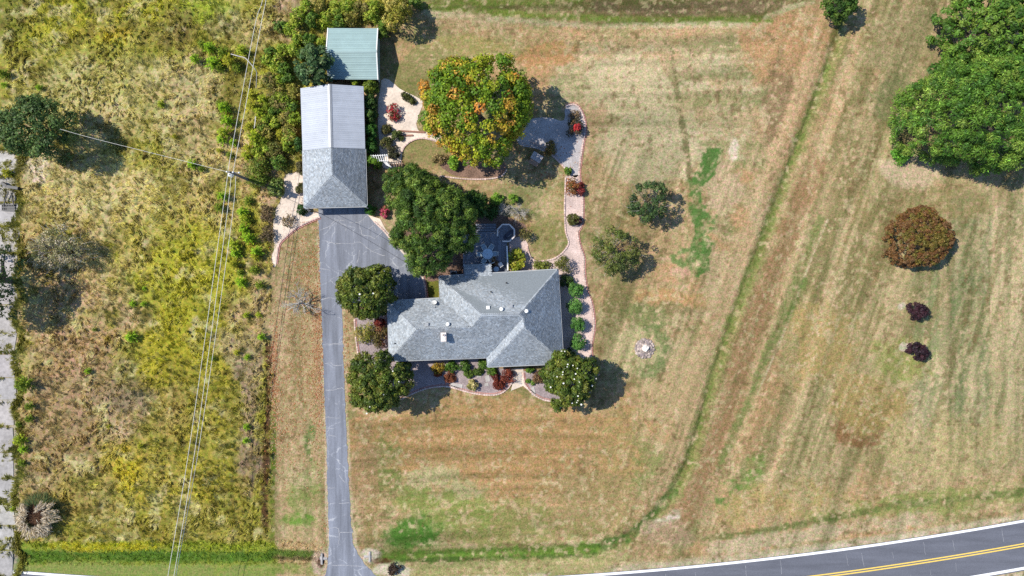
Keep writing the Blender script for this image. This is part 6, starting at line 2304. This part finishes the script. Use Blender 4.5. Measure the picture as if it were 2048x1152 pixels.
# rough meadow of the left field
n = 23000
xy = np.stack([rg2.uniform(-63.5, -12, n), rg2.uniform(-32.2, 39, n)], 1)
keep = rg2.random(n) < gsample(xy[:, 0], xy[:, 1], FIELD)
xy = xy[keep]
n = len(xy)
ppx, ppy = 1024 + SC * xy[:, 0], 576 - SC * xy[:, 1]
wx, wy = [], []
for jy in joints:
    k = int(rg2.integers(4, 26))
    wx.append(rg2.uniform(-4, 40, k))
    wy.append(rg2.normal(jy, 2.0, k))
k = 1500
wx.append(38 + rg2.normal(0, 4.5, k) + 7 * np.sin(np.linspace(0, 60, k)))
wy.append(np.linspace(300, 1152, k))
k = 260
wx.append(rg2.normal(12, 9, k))
wy.append(rg2.choice([330, 352, 388, 455, 480, 700, 905, 1010, 1090], k) + rg2.normal(0, 8, k))
wxy = np.stack([(np.concatenate(wx) - 1024) / SC, (576 - np.concatenate(wy)) / SC], 1)
xy = np.concatenate([xy, wxy])
n = len(xy)
ppx, ppy = 1024 + SC * xy[:, 0], 576 - SC * xy[:, 1]
cl = gsample(xy[:, 0], xy[:, 1], MEADOW_COL)
cl[-len(wxy):] = lin((138, 132, 66))
straw = np.array([lin((208, 190, 140))])
oliv = np.array([lin((156, 156, 58))])
mixr = rg2.random((n, 1))
mc = np.where(mixr < .2, cl * .65 + straw * .35, np.where(mixr < .34, cl * .7 + oliv * .3, cl))
la = fbm(ppx, ppy, 80, 2, 2) * 4 * np.pi
ls = .18 + .25 * vnoise(ppx, ppy, 50, 3)
blades('meadow_grass', xy, 12, rg2.uniform(.1, .42, n), rg2.uniform(.18, .5, n), .06, mc * np.array([1.13, 1.2, .98]), 'rough straw and olive meadow grass filling the left field', np.stack([np.cos(la) * ls, np.sin(la) * ls], 1))
# mown lawn
n = 60000
xy = np.stack([rg2.uniform(-30, 66, n), rg2.uniform(-37, 37, n)], 1)
ppx, ppy = 1024 + SC * xy[:, 0], 576 - SC * xy[:, 1]


def inpoly(px, py, poly):
    ins = np.zeros(len(px), bool)
    j = len(poly) - 1
    for i in range(len(poly)):
        (xi, yi), (xj, yj) = poly[i], poly[j]
        if yi != yj:
            ins ^= ((yi > py) != (yj > py)) & (px < (xj - xi) * (py - yi) / (yj - yi) + xi)
        j = i
    return ins


bad = inpoly(ppx, ppy, dpts) | (ppy > 1168.7 - 0.65e-4 * (ppx - 650) ** 2 - 10) | inpoly(ppx, ppy, [(690, 620), (780, 600), (1195, 530), (1200, 740), (1180, 810), (780, 812), (700, 740)])
bad |= inpoly(ppx, ppy, [(600, 40), (880, 40), (1180, 205), (1172, 360), (1172, 540), (600, 620)]) | (gsample(xy[:, 0], xy[:, 1], FIELD) > .3)
xy = xy[~bad]
n = len(xy)
cl = gsample(xy[:, 0], xy[:, 1], MEADOW_COL)
blades('lawn_grass', xy, 4, rg2.uniform(.04, .12, n), rg2.uniform(.06, .16, n), .05, cl * .70 * np.exp(rg2.normal(0, .14, (n, 1))), 'short dry lawn tufts over the mown ground')
# bright grass in the roadside ditch, bottom left
n = 2000
xy = np.stack([rg2.uniform(-60, -24, n), rg2.uniform(-34.6, -31.6, n)], 1)
cl = gsample(xy[:, 0], xy[:, 1], MEADOW_COL)
blades('ditch_grass', xy, 8, rg2.uniform(.06, .22, n), rg2.uniform(.12, .34, n), .06, cl * 1.05, 'lush green ditch grass along the bottom left')
# fallen leaves
pts = []
for cx, cy, sx, sy, k in ((549, 760, 5, 70, 800), (637, 700, 9, 110, 1300), (600, 700, 30, 120, 1100), (560, 860, 18, 60, 300), (610, 560, 22, 60, 700), (640, 560, 3, 100, 300), (688, 700, 8, 40, 300), (1080, 330, 50, 30, 260), (650, 1090, 4, 60, 90)):
    pts.append(np.stack([rg2.normal(cx, sx, k), rg2.normal(cy, sy, k)], 1))
pp = np.concatenate(pts)
pp = pp[~inpoly(pp[:, 0], pp[:, 1], dpts)]
n = len(pp)
C = np.stack([(pp[:, 0] - 1024) / SC, (576 - pp[:, 1]) / SC, np.zeros(n)], 1)
C[:, 2] = gsample(C[:, 0], C[:, 1], GZ) + .05
Nn = nrm(np.array([0, 0, 1.0]) + rg2.normal(0, .3, (n, 3)))
col = pal(rg2, [(214, 158, 112), (196, 130, 84), (226, 190, 150), (176, 104, 70), (206, 180, 130)], n) * .66
tag(link('fallen_leaves', leafmesh('fallen_leaves', C, Nn, rg2.normal(0, 1, (n, 3)), rg2.uniform(.12, .22, n), .12, col, M['litter'])), 'tan and orange fallen leaves scattered beside the driveway', kind='stuff')
